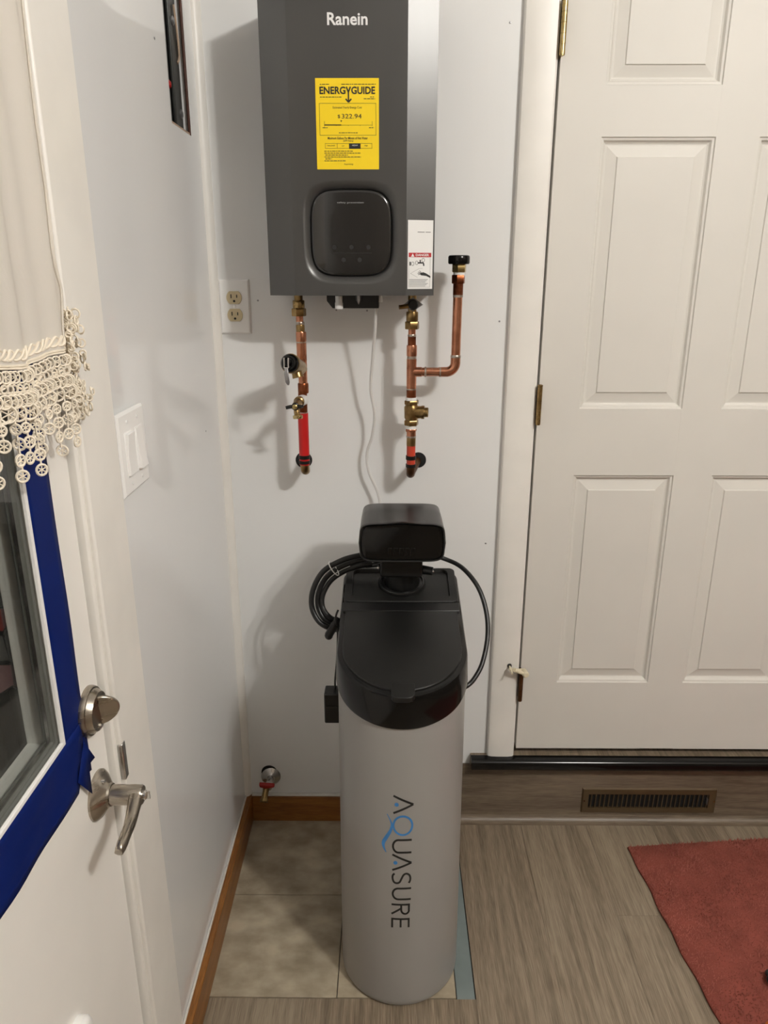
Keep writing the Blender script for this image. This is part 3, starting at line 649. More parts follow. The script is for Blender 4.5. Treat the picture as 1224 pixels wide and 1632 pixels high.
# ------------------------------------------------------------------ outlet on the back wall
ot = thing('wall_outlet', (-0.352, 0, 1.347), 'white outlet plate with two ivory sockets left of the heater', 'outlet')
AX0, AX1, AZ0, AZ1 = -0.3835, -0.3145, 1.347, 1.466
yl2 = lambda i, y: [(AX0 + i, y, AZ0 + i), (AX1 - i, y, AZ0 + i), (AX1 - i, y, AZ1 - i), (AX0 + i, y, AZ1 - i)]
MB().loft([yl2(0, 0), yl2(0, -0.0025), yl2(0.0035, -0.0060), yl2(0.010, -0.0068)]).build('cover_plate', 'plastic_white', ot)
for zc in (1.4265, 1.3885):
    xc = -0.349
    sh = []
    for a in [2 * PI * k / 40 for k in range(40)]: sh.append((xc + 0.0172 * math.cos(a), -0.0065, zc + max(-0.0138, min(0.0138, 0.0172 * math.sin(a)))))
    rc = MB().prism(sh, (0, -0.0028, 0)).build('socket', 'plastic_ivory', ot, bevel=0.0006)
    for sx_, hh in ((-0.0064, 0.0042), (0.0064, 0.0034)):
        MB().box((xc + sx_ - 0.0011, -0.0099, zc + 0.003 - hh), (xc + sx_ + 0.0011, -0.0092, zc + 0.003 + hh)).build('slot', 'black_ink', rc)
    MB().rev((xc, -0.0092, zc - 0.0075), (0, -1, 0), [(0, 0.0026), (0.0007, 0.0026)], 14).build('ground_hole', 'black_ink', rc)
MB().rev((-0.349, -0.0066, 1.4075), (0, -1, 0), [(0, 0.0034), (0.0012, 0.0032), (0.002, 0.0015)], 14).build('screw', 'label_white', ot)

# ------------------------------------------------------------------ tankless water heater
HX0, HX1, HZB, HZT = -0.2435, 0.0900, 1.436, 1.982
BX0, BX1, YF, YE = at(461, 200, -0.176).x, at(649, 200, -0.176).x, -0.176, -0.1605
he = thing('water_heater', ((HX0 + HX1) / 2, 0, HZB), 'dark grey tankless water heater with yellow label mounted on back wall', 'water heater')
CXp, CZp, CW, CH = -0.0757, 1.5545, 0.0800, 0.0808
def sqr(a, rx, rz, y, n=4.0):
    c, s_ = math.cos(a), math.sin(a)
    return (CXp + rx * math.copysign(abs(c) ** (2 / n), c), y, CZp + rz * math.copysign(abs(s_) ** (2 / n), s_))
# outer casing: sides, bevelled flanks, top and bottom
sec = [(HX0, -0.001), (HX0, YE), (BX0, YF), (BX1, YF), (HX1, YE), (HX1, -0.001)]
m = MB(); n = len(sec)
vs = [(p[0], p[1], HZB) for p in sec] + [(p[0], p[1], HZT) for p in sec]
fs = [tuple(range(n)), tuple(range(n, 2 * n))[::-1]]
for k in range(n):
    if k == 2: continue
    fs.append((k, (k + 1) % n, n + (k + 1) % n, n + k))
m.add(vs, fs); m.build('casing', 'heater_steel', he, angle=12)
# front panel with the dished surround of the control window
angs = [2 * PI * k / 120 for k in range(120)]
def rect_hit(a):
    c, s_ = math.cos(a), math.sin(a); t = 9
    if c > 1e-9: t = min(t, (BX1 - CXp) / c)
    if c < -1e-9: t = min(t, (BX0 - CXp) / c)
    if s_ > 1e-9: t = min(t, (HZT - CZp) / s_)
    if s_ < -1e-9: t = min(t, (HZB - CZp) / s_)
    return (CXp + t * c, YF, CZp + t * s_)
ca = [math.atan2(z - CZp, x - CXp) % (2 * PI) for x in (BX0, BX1) for z in (HZB, HZT)]
angs = sorted(angs + ca)
def sq_ray(a, rx, rz, y, n=4.0):
    c, s_ = math.cos(a), math.sin(a); r = ((abs(c) / rx) ** n + (abs(s_) / rz) ** n) ** (-1 / n)
    return (CXp + r * c, y, CZp + r * s_)
L = [[rect_hit(a) for a in angs]]
for sc_, dep in ((1.20, 0.0), (1.17, 0.0004), (1.13, 0.0018), (1.09, 0.0042), (1.05, 0.0072), (1.022, 0.0098), (1.008, 0.0112), (1.0, 0.013)):
    L.append([sq_ray(a, CW * sc_, CH * sc_, YF + dep) for a in angs])
MB().loft(L, False, False).build('front_panel', 'heater_steel', he, angle=60, fix=False)
cp = MB().loft([[sqr(a, CW * s_, CH * s_, YF + d_) for a in [2 * PI * k / 96 for k in range(96)]] for s_, d_ in ((0.995, 0.013), (0.99, 0.0075), (0.975, 0.0055), (0.93, 0.0048), (0.5, 0.0046))]).build('control_window', 'panel_glass', he, angle=50)
cp['label'] = 'dark glass control window'
YP = YF + 0.0045
text_mb('safety prevention', 0.052, 0.0040, (CXp - 0.001, YP, CZp + 0.056), X3, Z3).build('lettering', 'grey_print', cp, fix=False)
MB().box((CXp - 0.040, YP, CZp - 0.0375), (CXp + 0.040, YP - 0.0003, CZp - 0.0365)).build('touch_line', 'panel_print', cp)
for kx, kz in ((-0.034, -0.026), (0.0, -0.026), (0.034, -0.026), (-0.016, -0.050), (0.016, -0.050)):
    MB().rev((CXp + kx, YP, CZp + kz), (0, -1, 0), [(0, 0.0045), (0.0003, 0.0045)], 20).build('touch_button', 'panel_print', cp)
text_mb('Ranein', 0.074, 0.0205, (at(553.5, 30, YF).x, YF - 0.0002, at(553.5, 30, YF).z), X3, Z3, bold=0.022).build('lettering', 'white_print', he, fix=False)

# yellow energy label
a, b_ = at(502.5, 124.5, YF), at(604, 270, YF)
EX0, EX1, EZ1, EZ0 = -0.1395, -0.0205, a.z, b_.z
el = MB().box((EX0, YF - 0.0004, EZ0), (EX1, YF - 0.0001, EZ1)).build('energy_label', 'label_yellow', he); el['label'] = 'yellow energy guide sticker'
EW, EH = EX1 - EX0, EZ1 - EZ0; YL = YF - 0.0005
def ep_(u, v): return (EX0 + EW * u, YL, EZ1 - EH * v)      # u,v in 0..1 from the label's top left
def et(s_, u0, u1, v0, v1, mat='black_ink', bold=0.0, name='lettering'):
    return text_mb(s_, (u1 - u0) * EW, (v1 - v0) * EH, ep_((u0 + u1) / 2, (v0 + v1) / 2), X3, Z3, bold=bold).build(name, mat, el, fix=False)
def bars(mb, u0, u1, v, h, seed, f=ep_):
    rr = random.Random(seed); u = u0
    while u < u1:
        w = min(u1 - u, rr.uniform(0.02, 0.06)); A = Vector(f(u, v - h / 2)); B2 = Vector(f(u + w, v + h / 2)); mb.box((A.x, A.y, A.z), (B2.x, A.y - 0.0002, B2.z)); u += w + 0.009
    return mb
def eb(mb, u0, u1, v0, v1):
    A = Vector(ep_(u0, v0)); B2 = Vector(ep_(u1, v1)); return mb.box((A.x, YL, A.z), (B2.x, YL - 0.0002, B2.z))
et('ENERG', 0.065, 0.475, 0.090, 0.172, bold=0.028); et('GUIDE', 0.565, 0.94, 0.090, 0.172, bold=0.028)
m = MB(); P = lambda u, v: Vector(ep_(u, v))
def strip(mb, p, q, w):
    d = (q - p).normalized(); s_ = d.cross(Y3) * w
    return mb.prism([p + s_, q + s_, q - s_, p - s_], (0, -0.0002, 0))
strip(m, P(0.488, 0.092), P(0.520, 0.150), 0.0013); strip(m, P(0.553, 0.092), P(0.520, 0.150), 0.0013); strip(m, P(0.520, 0.14), P(0.520, 0.245), 0.0013)
strip(m, P(0.520, 0.258), P(0.475, 0.222), 0.0013); strip(m, P(0.520, 0.258), P(0.565, 0.222), 0.0013)
m.build('arrow_letter', 'black_ink', el)
et('Estimated Yearly Energy Cost', 0.27, 0.73, 0.302, 0.334); et('$', 0.345, 0.385, 0.392, 0.435); et('322.94', 0.408, 0.725, 0.385, 0.435)
m = MB()
for (u0, u1, v0, v1) in ((0.055, 0.955, 0.2690, 0.2725), (0.055, 0.955, 0.6170, 0.6205), (0.055, 0.060, 0.27, 0.62), (0.950, 0.955, 0.27, 0.62), (0.130, 0.895, 0.5055, 0.5085), (0.130, 0.40, 0.500, 0.511), (0.130, 0.135, 0.465, 0.525), (0.890, 0.895, 0.465, 0.52),
                         (0.32, 0.325, 0.507, 0.516), (0.51, 0.515, 0.507, 0.516), (0.70, 0.705, 0.507, 0.516),
                         (0.135, 0.89, 0.7080, 0.7110), (0.135, 0.89, 0.7610, 0.7640), (0.135, 0.139, 0.71, 0.762), (0.886, 0.89, 0.71, 0.762), (0.328, 0.332, 0.71, 0.762), (0.520, 0.704, 0.7085, 0.7690)): eb(m, u0, u1, v0, v1)
m.prism([P(0.385, 0.455), P(0.415, 0.455), P(0.400, 0.474)], (0, -0.0002, 0))
for (u0, u1, v, s_) in ((0.07, 0.22, 0.066, 1), (0.41, 0.95, 0.066, 2), (0.07, 0.41, 0.203, 3), (0.86, 0.93, 0.202, 4), (0.76, 0.94, 0.221, 5), (0.10, 0.18, 0.536, 6), (0.84, 0.92, 0.536, 7), (0.36, 0.66, 0.592, 8),
                     (0.12, 0.58, 0.795, 9), (0.12, 0.70, 0.817, 10), (0.135, 0.50, 0.839, 11), (0.12, 0.71, 0.860, 12), (0.135, 0.24, 0.882, 13), (0.12, 0.46, 0.903, 14)): bars(m, u0, u1, v, 0.0075, s_)
m.build('printing', 'black_ink', el)['kind'] = 'stuff'
et('Maximum Gallons Per Minute of Hot Water', 0.18, 0.82, 0.636, 0.664, bold=0.01); et('(GPM Rating)', 0.43, 0.59, 0.670, 0.694)
et('Very Small', 0.17, 0.29, 0.724, 0.744); et('Low', 0.405, 0.445, 0.726, 0.742); et('High', 0.77, 0.82, 0.724, 0.746)
YL -= 0.0003
et('MEDIUM', 0.57, 0.655, 0.724, 0.738, 'white_print'); YL += 0.0003
et('ftc.gov/energy', 0.44, 0.585, 0.930, 0.953)

# white danger label on the right bevel
fd = Vector((HX1 - BX1, YE - YF, 0)).normalized(); fn = Vector((fd.y, -fd.x, 0)); fn = fn if fn.y < 0 else -fn
a, b_ = at(650, 350.5, YF + 0.001), at(688, 460, YF + 0.012)
w0 = (a.x + 0.0003 - BX1) / fd.x; w1 = (0.0868 - BX1) / fd.x; DZT, DZB = a.z, b_.z - 0.0005
dl0 = Vector((BX1, YF, 0)) + fn * 0.0002
def dp(u, v): return dl0 + fd * (w0 + (w1 - w0) * u) + Z3 * (DZT + (DZB - DZT) * v)
def dprism(mb, pts, h=0.0003, lift=0.0004): return mb.prism([dp(*p) + fn * lift for p in pts], fn * h)
dl = dprism(MB(), [(0, 0), (1, 0), (1, 1), (0, 1)], 0.0004, 0.0).build('danger_label', 'label_white', he); dl['label'] = 'white hot-water danger sticker'
dprism(MB(), [(0.04, 0.468), (0.94, 0.468), (0.94, 0.532), (0.04, 0.532)]).build('danger_band', 'label_red', dl)
c0 = dp(0.58, 0.50) + fn * 0.0008
text_mb('DANGER', 0.53 * (w1 - w0), 0.035 * (DZT - DZB), c0, fd, Z3, bold=0.02).build('lettering', 'white_print', dl, fix=False)
dprism(MB(), [(0.13, 0.526), (0.26, 0.526), (0.195, 0.478)], 0.0003, 0.0008).build('warning_triangle', 'white_print', dl)
m = MB()
def stroke(mb, pts, w, lift=0.0005):
    for p, q in zip(pts[:-1], pts[1:]):
        A, B2 = dp(*p) + fn * lift, dp(*q) + fn * lift; d = (B2 - A).normalized(); s_ = d.cross(fn) * w
        mb.prism([A + s_, B2 + s_, B2 - s_, A - s_], fn * 0.0002)
stroke(m, [(0.40, 0.615), (0.63, 0.615), (0.645, 0.66)], 0.0013); stroke(m, [(0.50, 0.57), (0.50, 0.612)], 0.0012); stroke(m, [(0.10, 0.60), (0.10, 0.655)], 0.0013)
for cu_, cv in ((0.20, 0.628), (0.36, 0.615), (0.62, 0.575)):
    stroke(m, [(cu_ + 0.055 * math.cos(t), cv + 0.028 * math.sin(t)) for t in [2 * PI * k / 10 for k in range(11)]], 0.00035)
dprism(m, [(0.50, 0.770), (0.62, 0.752), (0.74, 0.768), (0.92, 0.810), (0.92, 0.838), (0.74, 0.806), (0.62, 0.800), (0.54, 0.798)], 0.0002, 0.0005)
for q in ((0.40, 0.768), (0.42, 0.747), (0.47, 0.728), (0.42, 0.790)): stroke(m, [q, (0.60, 0.776)], 0.00045)
for r_ in (((0.05, 0.54), (0.05, 0.975), (0.90, 0.975), (0.90, 0.54)), ((0.12, 0.77), (0.45, 0.70), (0.60, 0.695)), ((0.12, 0.77), (0.40, 0.83))): stroke(m, list(r_), 0.00014)
f2 = lambda u, v: dp(u, v) + fn * 0.0005
for i, v in enumerate((0.860, 0.880, 0.899, 0.918, 0.937, 0.957)): stroke(m, [(0.07, v), (0.82 - 0.05 * (i % 3), v)], 0.00035)
stroke(m, [(0.38, 0.170), (0.66, 0.170)], 0.0005); stroke(m, [(0.70, 0.170), (0.90, 0.170)], 0.0005)
m.build('printing', 'black_ink', dl)['kind'] = 'stuff'

# connector box, gland and brackets under the heater
m = MB().prism([(at(523, 475, -0.09).x, -0.13, HZB - 0.001), (at(523, 475, -0.09).x, -0.13, 1.424), (at(532, 475, -0.09).x, -0.13, 1.409), (-0.022, -0.13, 1.409), (-0.022, -0.13, HZB - 0.001)], (0, 0.08, 0))
m.build('connector_box', 'black_plastic', he, bevel=0.001)
MB().rev((-0.105, -0.134, HZB - 0.002), (0, 0, -1), [(0, 0.0075), (0.012, 0.0075), (0.014, 0.0085), (0.026, 0.0085), (0.026, 0.005)], 14).build('cable_gland', 'label_white', he)
MB().rev((-0.064, -0.131, HZB - 0.001), (0, 0, -1), [(0, 0.006), (0.010, 0.006), (0.018, 0.001)], 6).build('drain_plug', 'steel_grey', he)
MB().box((-0.027, -0.125, HZB), (-0.013, -0.105, 1.421)).build('cord_clamp', 'plastic_white', he, bevel=0.001)
MB().box((0.040, -0.10, HZB), (0.085, -0.04, 1.434)).build('inlet_plate', 'label_white', he, bevel=0.001)

# ------------------------------------------------------------------ power cord of the heater
pts = [at(599, 479, -0.115), at(598, 520, -0.10), at(594, 570, -0.075), at(591, 620, -0.055), at(597, 660, -0.045), at(593, 695, -0.035), at(585, 722, -0.03), at(588, 752, -0.03), at(602, 785, -0.03), at(606, 815, -0.03), at(600, 870, -0.02), at(604, 960, -0.012)]
o = MB().tube(spline(pts, 8), 0.0034, 10).build('power_cord', 'cord_white', he)
o['label'] = 'thin white power cord hanging below'

# ------------------------------------------------------------------ pipes
PY = -0.082
def zl(v): return at(482, 470 + v / 5.625, PY).z
def zr(v): return at(655, 470 + v / 5.625, PY).z
def hexn(mb, x, y, z0, z1, r): return mb.rev((x, y, z0), Z3, [(0, r * 0.93), (0.0015, r), (z1 - z0 - 0.0015, r), (z1 - z0, r * 0.93)], 6, phase=0.26)
def vp(parent, name, mat, x, za, zb, r, y=PY, lip=0.0):
    z0, z1 = sorted((za, zb)); L_ = z1 - z0
    pr = [(0, r), (L_, r)] if not lip else [(0, r), (0.002, r + lip), (L_ - 0.002, r + lip), (L_, r)]
    return MB().rev((x, y, z0), Z3, pr, 24).build(name, mat, parent)
LX, RX = -0.1925, 0.0500
hp = thing('hot_water_pipe', (LX, PY, zl(1560)), 'copper pipe with black-faced valve and red section left below heater', 'pipe')
vp(hp, 'inlet_stub', 'brass', LX - 0.003, zl(-6), zl(52), 0.0092)
vp(hp, 'union_collar', 'brass', LX - 0.003, zl(48), zl(120), 0.0122, lip=0.0008)
hexn(MB(), LX - 0.003, PY, zl(190), zl(120), 0.0158).build('union_nut', 'brass', hp)
vp(hp, 'pipe', 'copper', LX - 0.002, zl(185), zl(245), 0.0080)
vp(hp, 'solder_joint', 'solder', LX - 0.001, zl(240), zl(268), 0.0086, lip=0.0008)
vp(hp, 'adapter', 'brass', LX - 0.001, zl(266), zl(332), 0.0090, lip=0.0005)
vp(hp, 'coupling', 'copper', LX, zl(330), zl(420), 0.0108, lip=0.0006)
vp(hp, 'solder_joint', 'solder', LX, zl(418), zl(430), 0.0112)
vp(hp, 'tee', 'copper', LX, zl(430), zl(690), 0.0110)
vp(hp, 'pipe', 'copper', LX + 0.001, zl(680), zl(800), 0.0098)
vp(hp, 'coupling', 'copper_dark', LX + 0.001, zl(790), zl(880), 0.0112, lip=0.0008)
vp(hp, 'pipe', 'copper_dark', LX - 0.001, zl(878), zl(1060), 0.0100)
vp(hp, 'solder_joint', 'solder', LX - 0.0015, zl(1048), zl(1062), 0.0108)
vp(hp, 'red_tubing', 'pex_red', LX - 0.0015, zl(1058), zl(1520), 0.0118)
vp(hp, 'crimp_ring', 'crimp', LX - 0.0015, zl(1434), zl(1466), 0.0131); vp(hp, 'crimp_ring', 'crimp', LX - 0.0015, zl(1482), zl(1510), 0.0131)
def elbow(parent, x, zt, rad, mat, xw, zw):
    c = Vector((x, PY, zt)); R = 0.018
    pts = [c] + [Vector((x, PY + R - R * math.cos(g), zt - 0.003 - R * math.sin(g))) for g in [PI / 2 * i / 8 for i in range(9)]] + [Vector((xw, 0.012, zw))]
    MB().tube(pts, rad, 20).build('wall_elbow', mat, parent)
hw0 = at(484.5, 733, 0)
elbow(hp, LX - 0.0015, zl(1510), 0.0102, 'brass', hw0.x, hw0.z)
def hole(x, z, r):
    MB().rev((x, 0.0005, z), (0, -1, 0), [(0, r), (0.0022, r), (0.0026, r - 0.0015)], 28).build('pipe_hole', 'dark_void', wb)['label'] = 'dark pipe opening'
hole(hw0.x, hw0.z, 0.020)
# relief valve with black cap and lever, sticking out towards the room
vc = at(462.5, 579, -0.168); v0 = Vector((LX, PY, at(485, 588, PY).z)); ax_ = (vc - v0).normalized()
Lv = (vc - v0).length
MB().rev(v0, ax_, [(0, 0.0115), (0.020, 0.0115), (0.022, 0.0165), (0.045, 0.0175), (Lv - 0.014, 0.0185), (Lv - 0.012, 0.0205), (Lv, 0.0205)], 28).build('valve_body', 'brass', hp)
MB().rev(v0 + ax_ * 0.055, (0.25, -0.1, -1), [(0, 0.012), (0.020, 0.0115), (0.022, 0.0122), (0.026, 0.0122), (0.026, 0.009)], 22).build('valve_outlet', 'brass', hp)
vd = MB().rev(vc, ax_, [(-0.001, 0.0185), (0.002, 0.0192), (0.007, 0.0185), (0.011, 0.0150), (0.0115, 0.0110), (0.009, 0.0095), (0.009, 0.0070), (0.016, 0.0060), (0.017, 0.003)], 32).build('valve_cap', 'black_gloss', hp); vd['label'] = 'glossy black valve cap'
tp = vc + ax_ * 0.016
m = MB()
for dx in (-0.0042, 0.0042): m.tube([tp + Vector((dx - 0.003, -0.002, 0.009)), tp + Vector((dx - 0.003, -0.006, -0.011))], 0.0013, 6)
m.tube([tp + Vector((-0.0072, -0.006, -0.011)), tp + Vector((0.0012, -0.006, -0.011))], 0.0013, 6)
m.build('lever_fork', 'chrome', hp)
pts = [tp + Vector((-0.003, -0.006, -0.011)), tp + Vector((-0.003, -0.009, -0.024)), tp + Vector((-0.001, -0.010, -0.040)), tp + Vector((0.000, -0.009, -0.046))]
loops = []
for p, w_ in zip(pts, (0.0035, 0.0045, 0.0045, 0.002)): loops.append([p + Vector((-w_, -0.0008, 0)), p + Vector((w_, -0.0008, 0)), p + Vector((w_, 0.0012, 0)), p + Vector((-w_, 0.0012, 0))])
MB().loft(loops).build('lever', 'steel_grey', hp, bevel=0.0008)
# drain cock
dc = at(477, 640, -0.118); d0 = Vector((LX + 0.001, PY, at(484, 637, PY).z))
MB().cyl(d0, dc, 0.0122, 0.0122, 24).build('tape_wrap', 'teflon_tape', hp)
hc = at(470.5, 648, -0.150)
MB().rev(dc, hc - dc, [(-0.004, 0.0118), (0.004, 0.0118), (0.006, 0.0095), (0.030, 0.0085)], 24).tube(spline([dc + (hc - dc) * 0.55, at(473, 656, -0.142), at(474.5, 664, -0.143)], 5), 0.0066, 16).build('drain_body', 'brass', hp)
MB().rev(at(474.5, 661, -0.143), (0.05, -0.2, -1), [(0, 0.0070), (0.002, 0.0108), (0.007, 0.0108), (0.009, 0.0095), (0.009, 0.006)], 24).build('drain_spout', 'bright_brass', hp)
MB().tube([hc + Vector((-0.020, -0.004, -0.002)), hc + Vector((-0.010, -0.002, 0)), hc + Vector((0.010, -0.002, 0)), hc + Vector((0.018, -0.001, 0.001))], [0.0036, 0.0042, 0.0042, 0.0030], 10).rev(hc + Vector((0, 0.006, 0)), (0, -1, 0), [(0, 0.0080), (0.008, 0.0080), (0.009, 0.0065)], 20).build('drain_handle', 'black_plastic', hp)
MB().rev(hc + Vector((0, -0.003, 0)), (0, -1, 0), [(-0.001, 0.0058), (0.004, 0.0055), (0.0055, 0.003)], 16).build('handle_nut', 'bright_brass', hp)

# ---- cold side
cp_ = thing('cold_water_pipe', (RX, PY, zr(1570)), 'copper pipe with brass check valve and side riser right below heater', 'pipe')
kx = RX - 0.0005
kv = Vector((kx + 0.001, PY - 0.018, zr(85)))
MB().rev(kv, (0, -1, 0), [(-0.016, 0.013), (-0.006, 0.0125), (0.0, 0.011), (0.012, 0.0105), (0.014, 0.009)], 24).build('drain_knob', 'black_plastic', cp_)
MB().prism([kv + Vector((-0.020, 0.004, 0.0)), kv + Vector((0.0, 0.004, -0.014)), kv + Vector((0.022, 0.004, 0.0)), kv + Vector((0.0, 0.004, 0.015))], (0, 0.010, 0)).build('knob_bracket', 'steel_grey', cp_, bevel=0.001)
MB().tube([kv + Vector((-0.008, -0.004, -0.002)), kv + Vector((-0.030, -0.008, -0.005))], [0.0050, 0.0046], 10).build('drain_lever', 'brass', cp_)
vp(cp_, 'inlet_stub', 'brass', kx, zr(-6), zr(155), 0.0092)
vp(cp_, 'union_collar', 'brass', kx, zr(150), zr(237), 0.0122, lip=0.0008)
hexn(MB(), kx, PY, zr(307), zr(237), 0.0158).build('union_nut', 'brass', cp_)
vp(cp_, 'pipe', 'copper', kx, zr(302), zr(358), 0.0080)
vp(cp_, 'solder_joint', 'solder', kx, zr(352), zr(376), 0.0086, lip=0.0008)
vp(cp_, 'adapter', 'copper_dark', kx, zr(374), zr(452), 0.0090)
vp(cp_, 'coupling', 'copper', kx, zr(450), zr(548), 0.0108, lip=0.0006)
vp(cp_, 'solder_joint', 'solder', kx, zr(545), zr(576), 0.0104)
vp(cp_, 'tee', 'copper', kx, zr(574), zr(838), 0.0110)
vp(cp_, 'solder_joint', 'solder', kx, zr(836), zr(854), 0.0106)
vp(cp_, 'pipe', 'copper_dark', kx, zr(850), zr(922), 0.0108)
vp(cp_, 'tape_wrap', 'teflon_tape', kx, zr(918), zr(947), 0.0128)
hexn(MB(), kx + 0.001, PY, zr(982), zr(944), 0.0165).build('check_nut', 'brass', cp_)
zc = zr(1050)
cb = MB().rev((kx + 0.001, PY, zr(1125)), Z3, [(0, 0.0125), (0.006, 0.0160), (zr(980) - zr(1125) - 0.006, 0.0165), (zr(980) - zr(1125), 0.0125)], 28)
cb.rev((kx, PY, zc), (1, -0.12, 0), [(0, 0.0145), (0.022, 0.0140), (0.024, 0.0150), (0.030, 0.0150), (0.031, 0.0110), (0.038, 0.0110), (0.039, 0.0095)], 24).build('check_valve', 'brass', cp_)
hexn(MB(), kx + 0.001, PY, zr(1168), zr(1120), 0.0165).build('check_nut', 'brass', cp_)
vp(cp_, 'tape_wrap', 'teflon_tape', kx + 0.001, zr(1166), zr(1198), 0.0125)
hexn(MB(), kx + 0.001, PY, zr(1225), zr(1198), 0.0130).build('adapter_nut', 'copper', cp_)
vp(cp_, 'pipe', 'copper', kx + 0.001, zr(1220), zr(1265), 0.0106)
vp(cp_, 'solder_joint', 'solder', kx + 0.001, zr(1262), zr(1278), 0.0112)
vp(cp_, 'insert_adapter', 'brass', kx + 0.001, zr(1275), zr(1350), 0.0104)
vp(cp_, 'orange_tubing', 'pex_orange', kx + 0.001, zr(1345), zr(1540), 0.0100)
vp(cp_, 'crimp_ring', 'crimp', kx + 0.001, zr(1440), zr(1474), 0.0118); vp(cp_, 'crimp_ring', 'crimp', kx + 0.001, zr(1514), zr(1542), 0.0118)
hw = at(666.5, 733, 0)
elbow(cp_, kx + 0.001, zr(1540), 0.0100, 'bronze', hw.x, hw.z); hole(hw.x, hw.z, 0.019)
# side branch
bz = zr(690); bx0, bx1 = kx, at(725.5, 590, PY).x
MB().rev((bx0, PY, bz), X3, [(0, 0.0108), (0.022, 0.0108), (0.023, 0.0100)], 24).build('tee_branch', 'copper', cp_)
sj = lambda x_: MB().rev((x_ - 0.0015, PY, bz), X3, [(0, 0.0104), (0.001, 0.0112), (0.003, 0.0112), (0.004, 0.0104)], 24).build('solder_joint', 'solder', cp_)
xj1, xj2 = at(677.5, 592, PY).x, at(701, 592, PY).x
MB().cyl((bx0, PY, bz), (xj2, PY, bz), 0.0096).build('pipe', 'copper', cp_); sj(xj1); sj(xj2)
R = 0.020; c = Vector((bx1 - R, PY, bz + R))
MB().tube([Vector((xj2 - 0.002, PY, bz))] + [c + Vector((R * math.sin(g), 0, -R * math.cos(g))) for g in [PI / 2 * i / 10 for i in range(11)]] + [Vector((bx1, PY, bz + R + 0.012))], 0.0108, 24).build('elbow', 'copper', cp_)
ztop = at(728, 452, PY).z
vp(cp_, 'solder_joint', 'solder', bx1, bz + R + 0.010, bz + R + 0.017, 0.0104, lip=0.0008)
MB().cyl((bx1, PY, bz + R), (bx1 + 0.001, PY, ztop), 0.0100).build('riser', 'copper', cp_)
tx = bx1 + 0.001
vp(cp_, 'solder_joint', 'solder', tx, at(728, 474, PY).z, at(728, 468, PY).z, 0.0106)
vp(cp_, 'coupling', 'copper_dark', tx, at(728, 470, PY).z, at(728, 448, PY).z, 0.0108)
hexn(MB(), tx, PY, at(728, 452, PY).z, at(728, 438, PY).z, 0.0148).build('adapter_nut', 'copper_dark', cp_)
vp(cp_, 'tape_wrap', 'teflon_tape', tx + 0.001, at(728, 440, PY).z, at(728, 432, PY).z, 0.0122)
hexn(MB(), tx + 0.001, PY, at(728, 434, PY).z, at(728, 419, PY).z, 0.0155).build('breaker_body', 'bright_brass', cp_)
z0 = at(728, 421, PY).z; z1 = at(728, 406.5, PY).z
MB().rev((tx, PY, z0), Z3, [(0, 0.0215), (0.003, 0.0230), (z1 - z0 - 0.004, 0.0230), (z1 - z0 - 0.001, 0.0215), (z1 - z0, 0.017)], 36).build('breaker_cap', 'black_gloss', cp_)['label'] = 'black vacuum breaker cap'

# ------------------------------------------------------------------ stop valve near the floor
sv = thing('stop_valve', (-0.327, -0.005, 0.10), 'small brass stop valve with red handle low in the corner', 'valve')
sc0 = Vector((-0.3270, 0, 0.143))
MB().rev(sc0 + Vector((-0.004, 0.0005, 0.012)), (0, -1, 0), [(0, 0.022), (0.002, 0.022)], 28).build('pipe_hole', 'dark_void', sv)
MB().rev(sc0 + Vector((0, -0.001, 0)), (0.05, -1, 0.05), [(0, 0.027), (0.003, 0.027), (0.007, 0.021), (0.010, 0.012), (0.012, 0.0105)], 32).build('escutcheon', 'chrome', sv)
MB().rev(sc0, (0, -1, 0), [(0.006, 0.0085), (0.034, 0.0085), (0.036, 0.0105), (0.050, 0.0105), (0.052, 0.008)], 20).build('valve_body', 'chrome', sv)
vb0 = sc0 + Vector((-0.004, -0.056, 0.008))
MB().tube(spline([vb0 + Vector((0, 0.010, 0)), vb0 + Vector((-0.001, -0.006, -0.010)), vb0 + Vector((-0.003, -0.022, -0.022))], 5), [0.0095] * 5 + [0.0085] * 6, 18).rev(vb0 + Vector((-0.003, -0.022, -0.022)), (-0.05, -0.75, -0.6), [(-0.002, 0.0085), (0.002, 0.0105), (0.008, 0.0105), (0.009, 0.0085), (0.0075, 0.0060)], 20).build('outlet', 'brass', sv)
hz = vb0 + Vector((0.004, -0.012, 0.012))
MB().prism([hz + Vector(p) for p in ((-0.021, -0.003, 0.004), (0.018, -0.003, 0.001), (0.021, -0.001, -0.003), (0.018, 0.002, -0.008), (-0.004, -0.001, -0.010), (-0.020, 0.001, -0.007))], (0, 0.010, 0.003)).build('handle', 'red_paint', sv, bevel=0.002)['label'] = 'red valve handle'

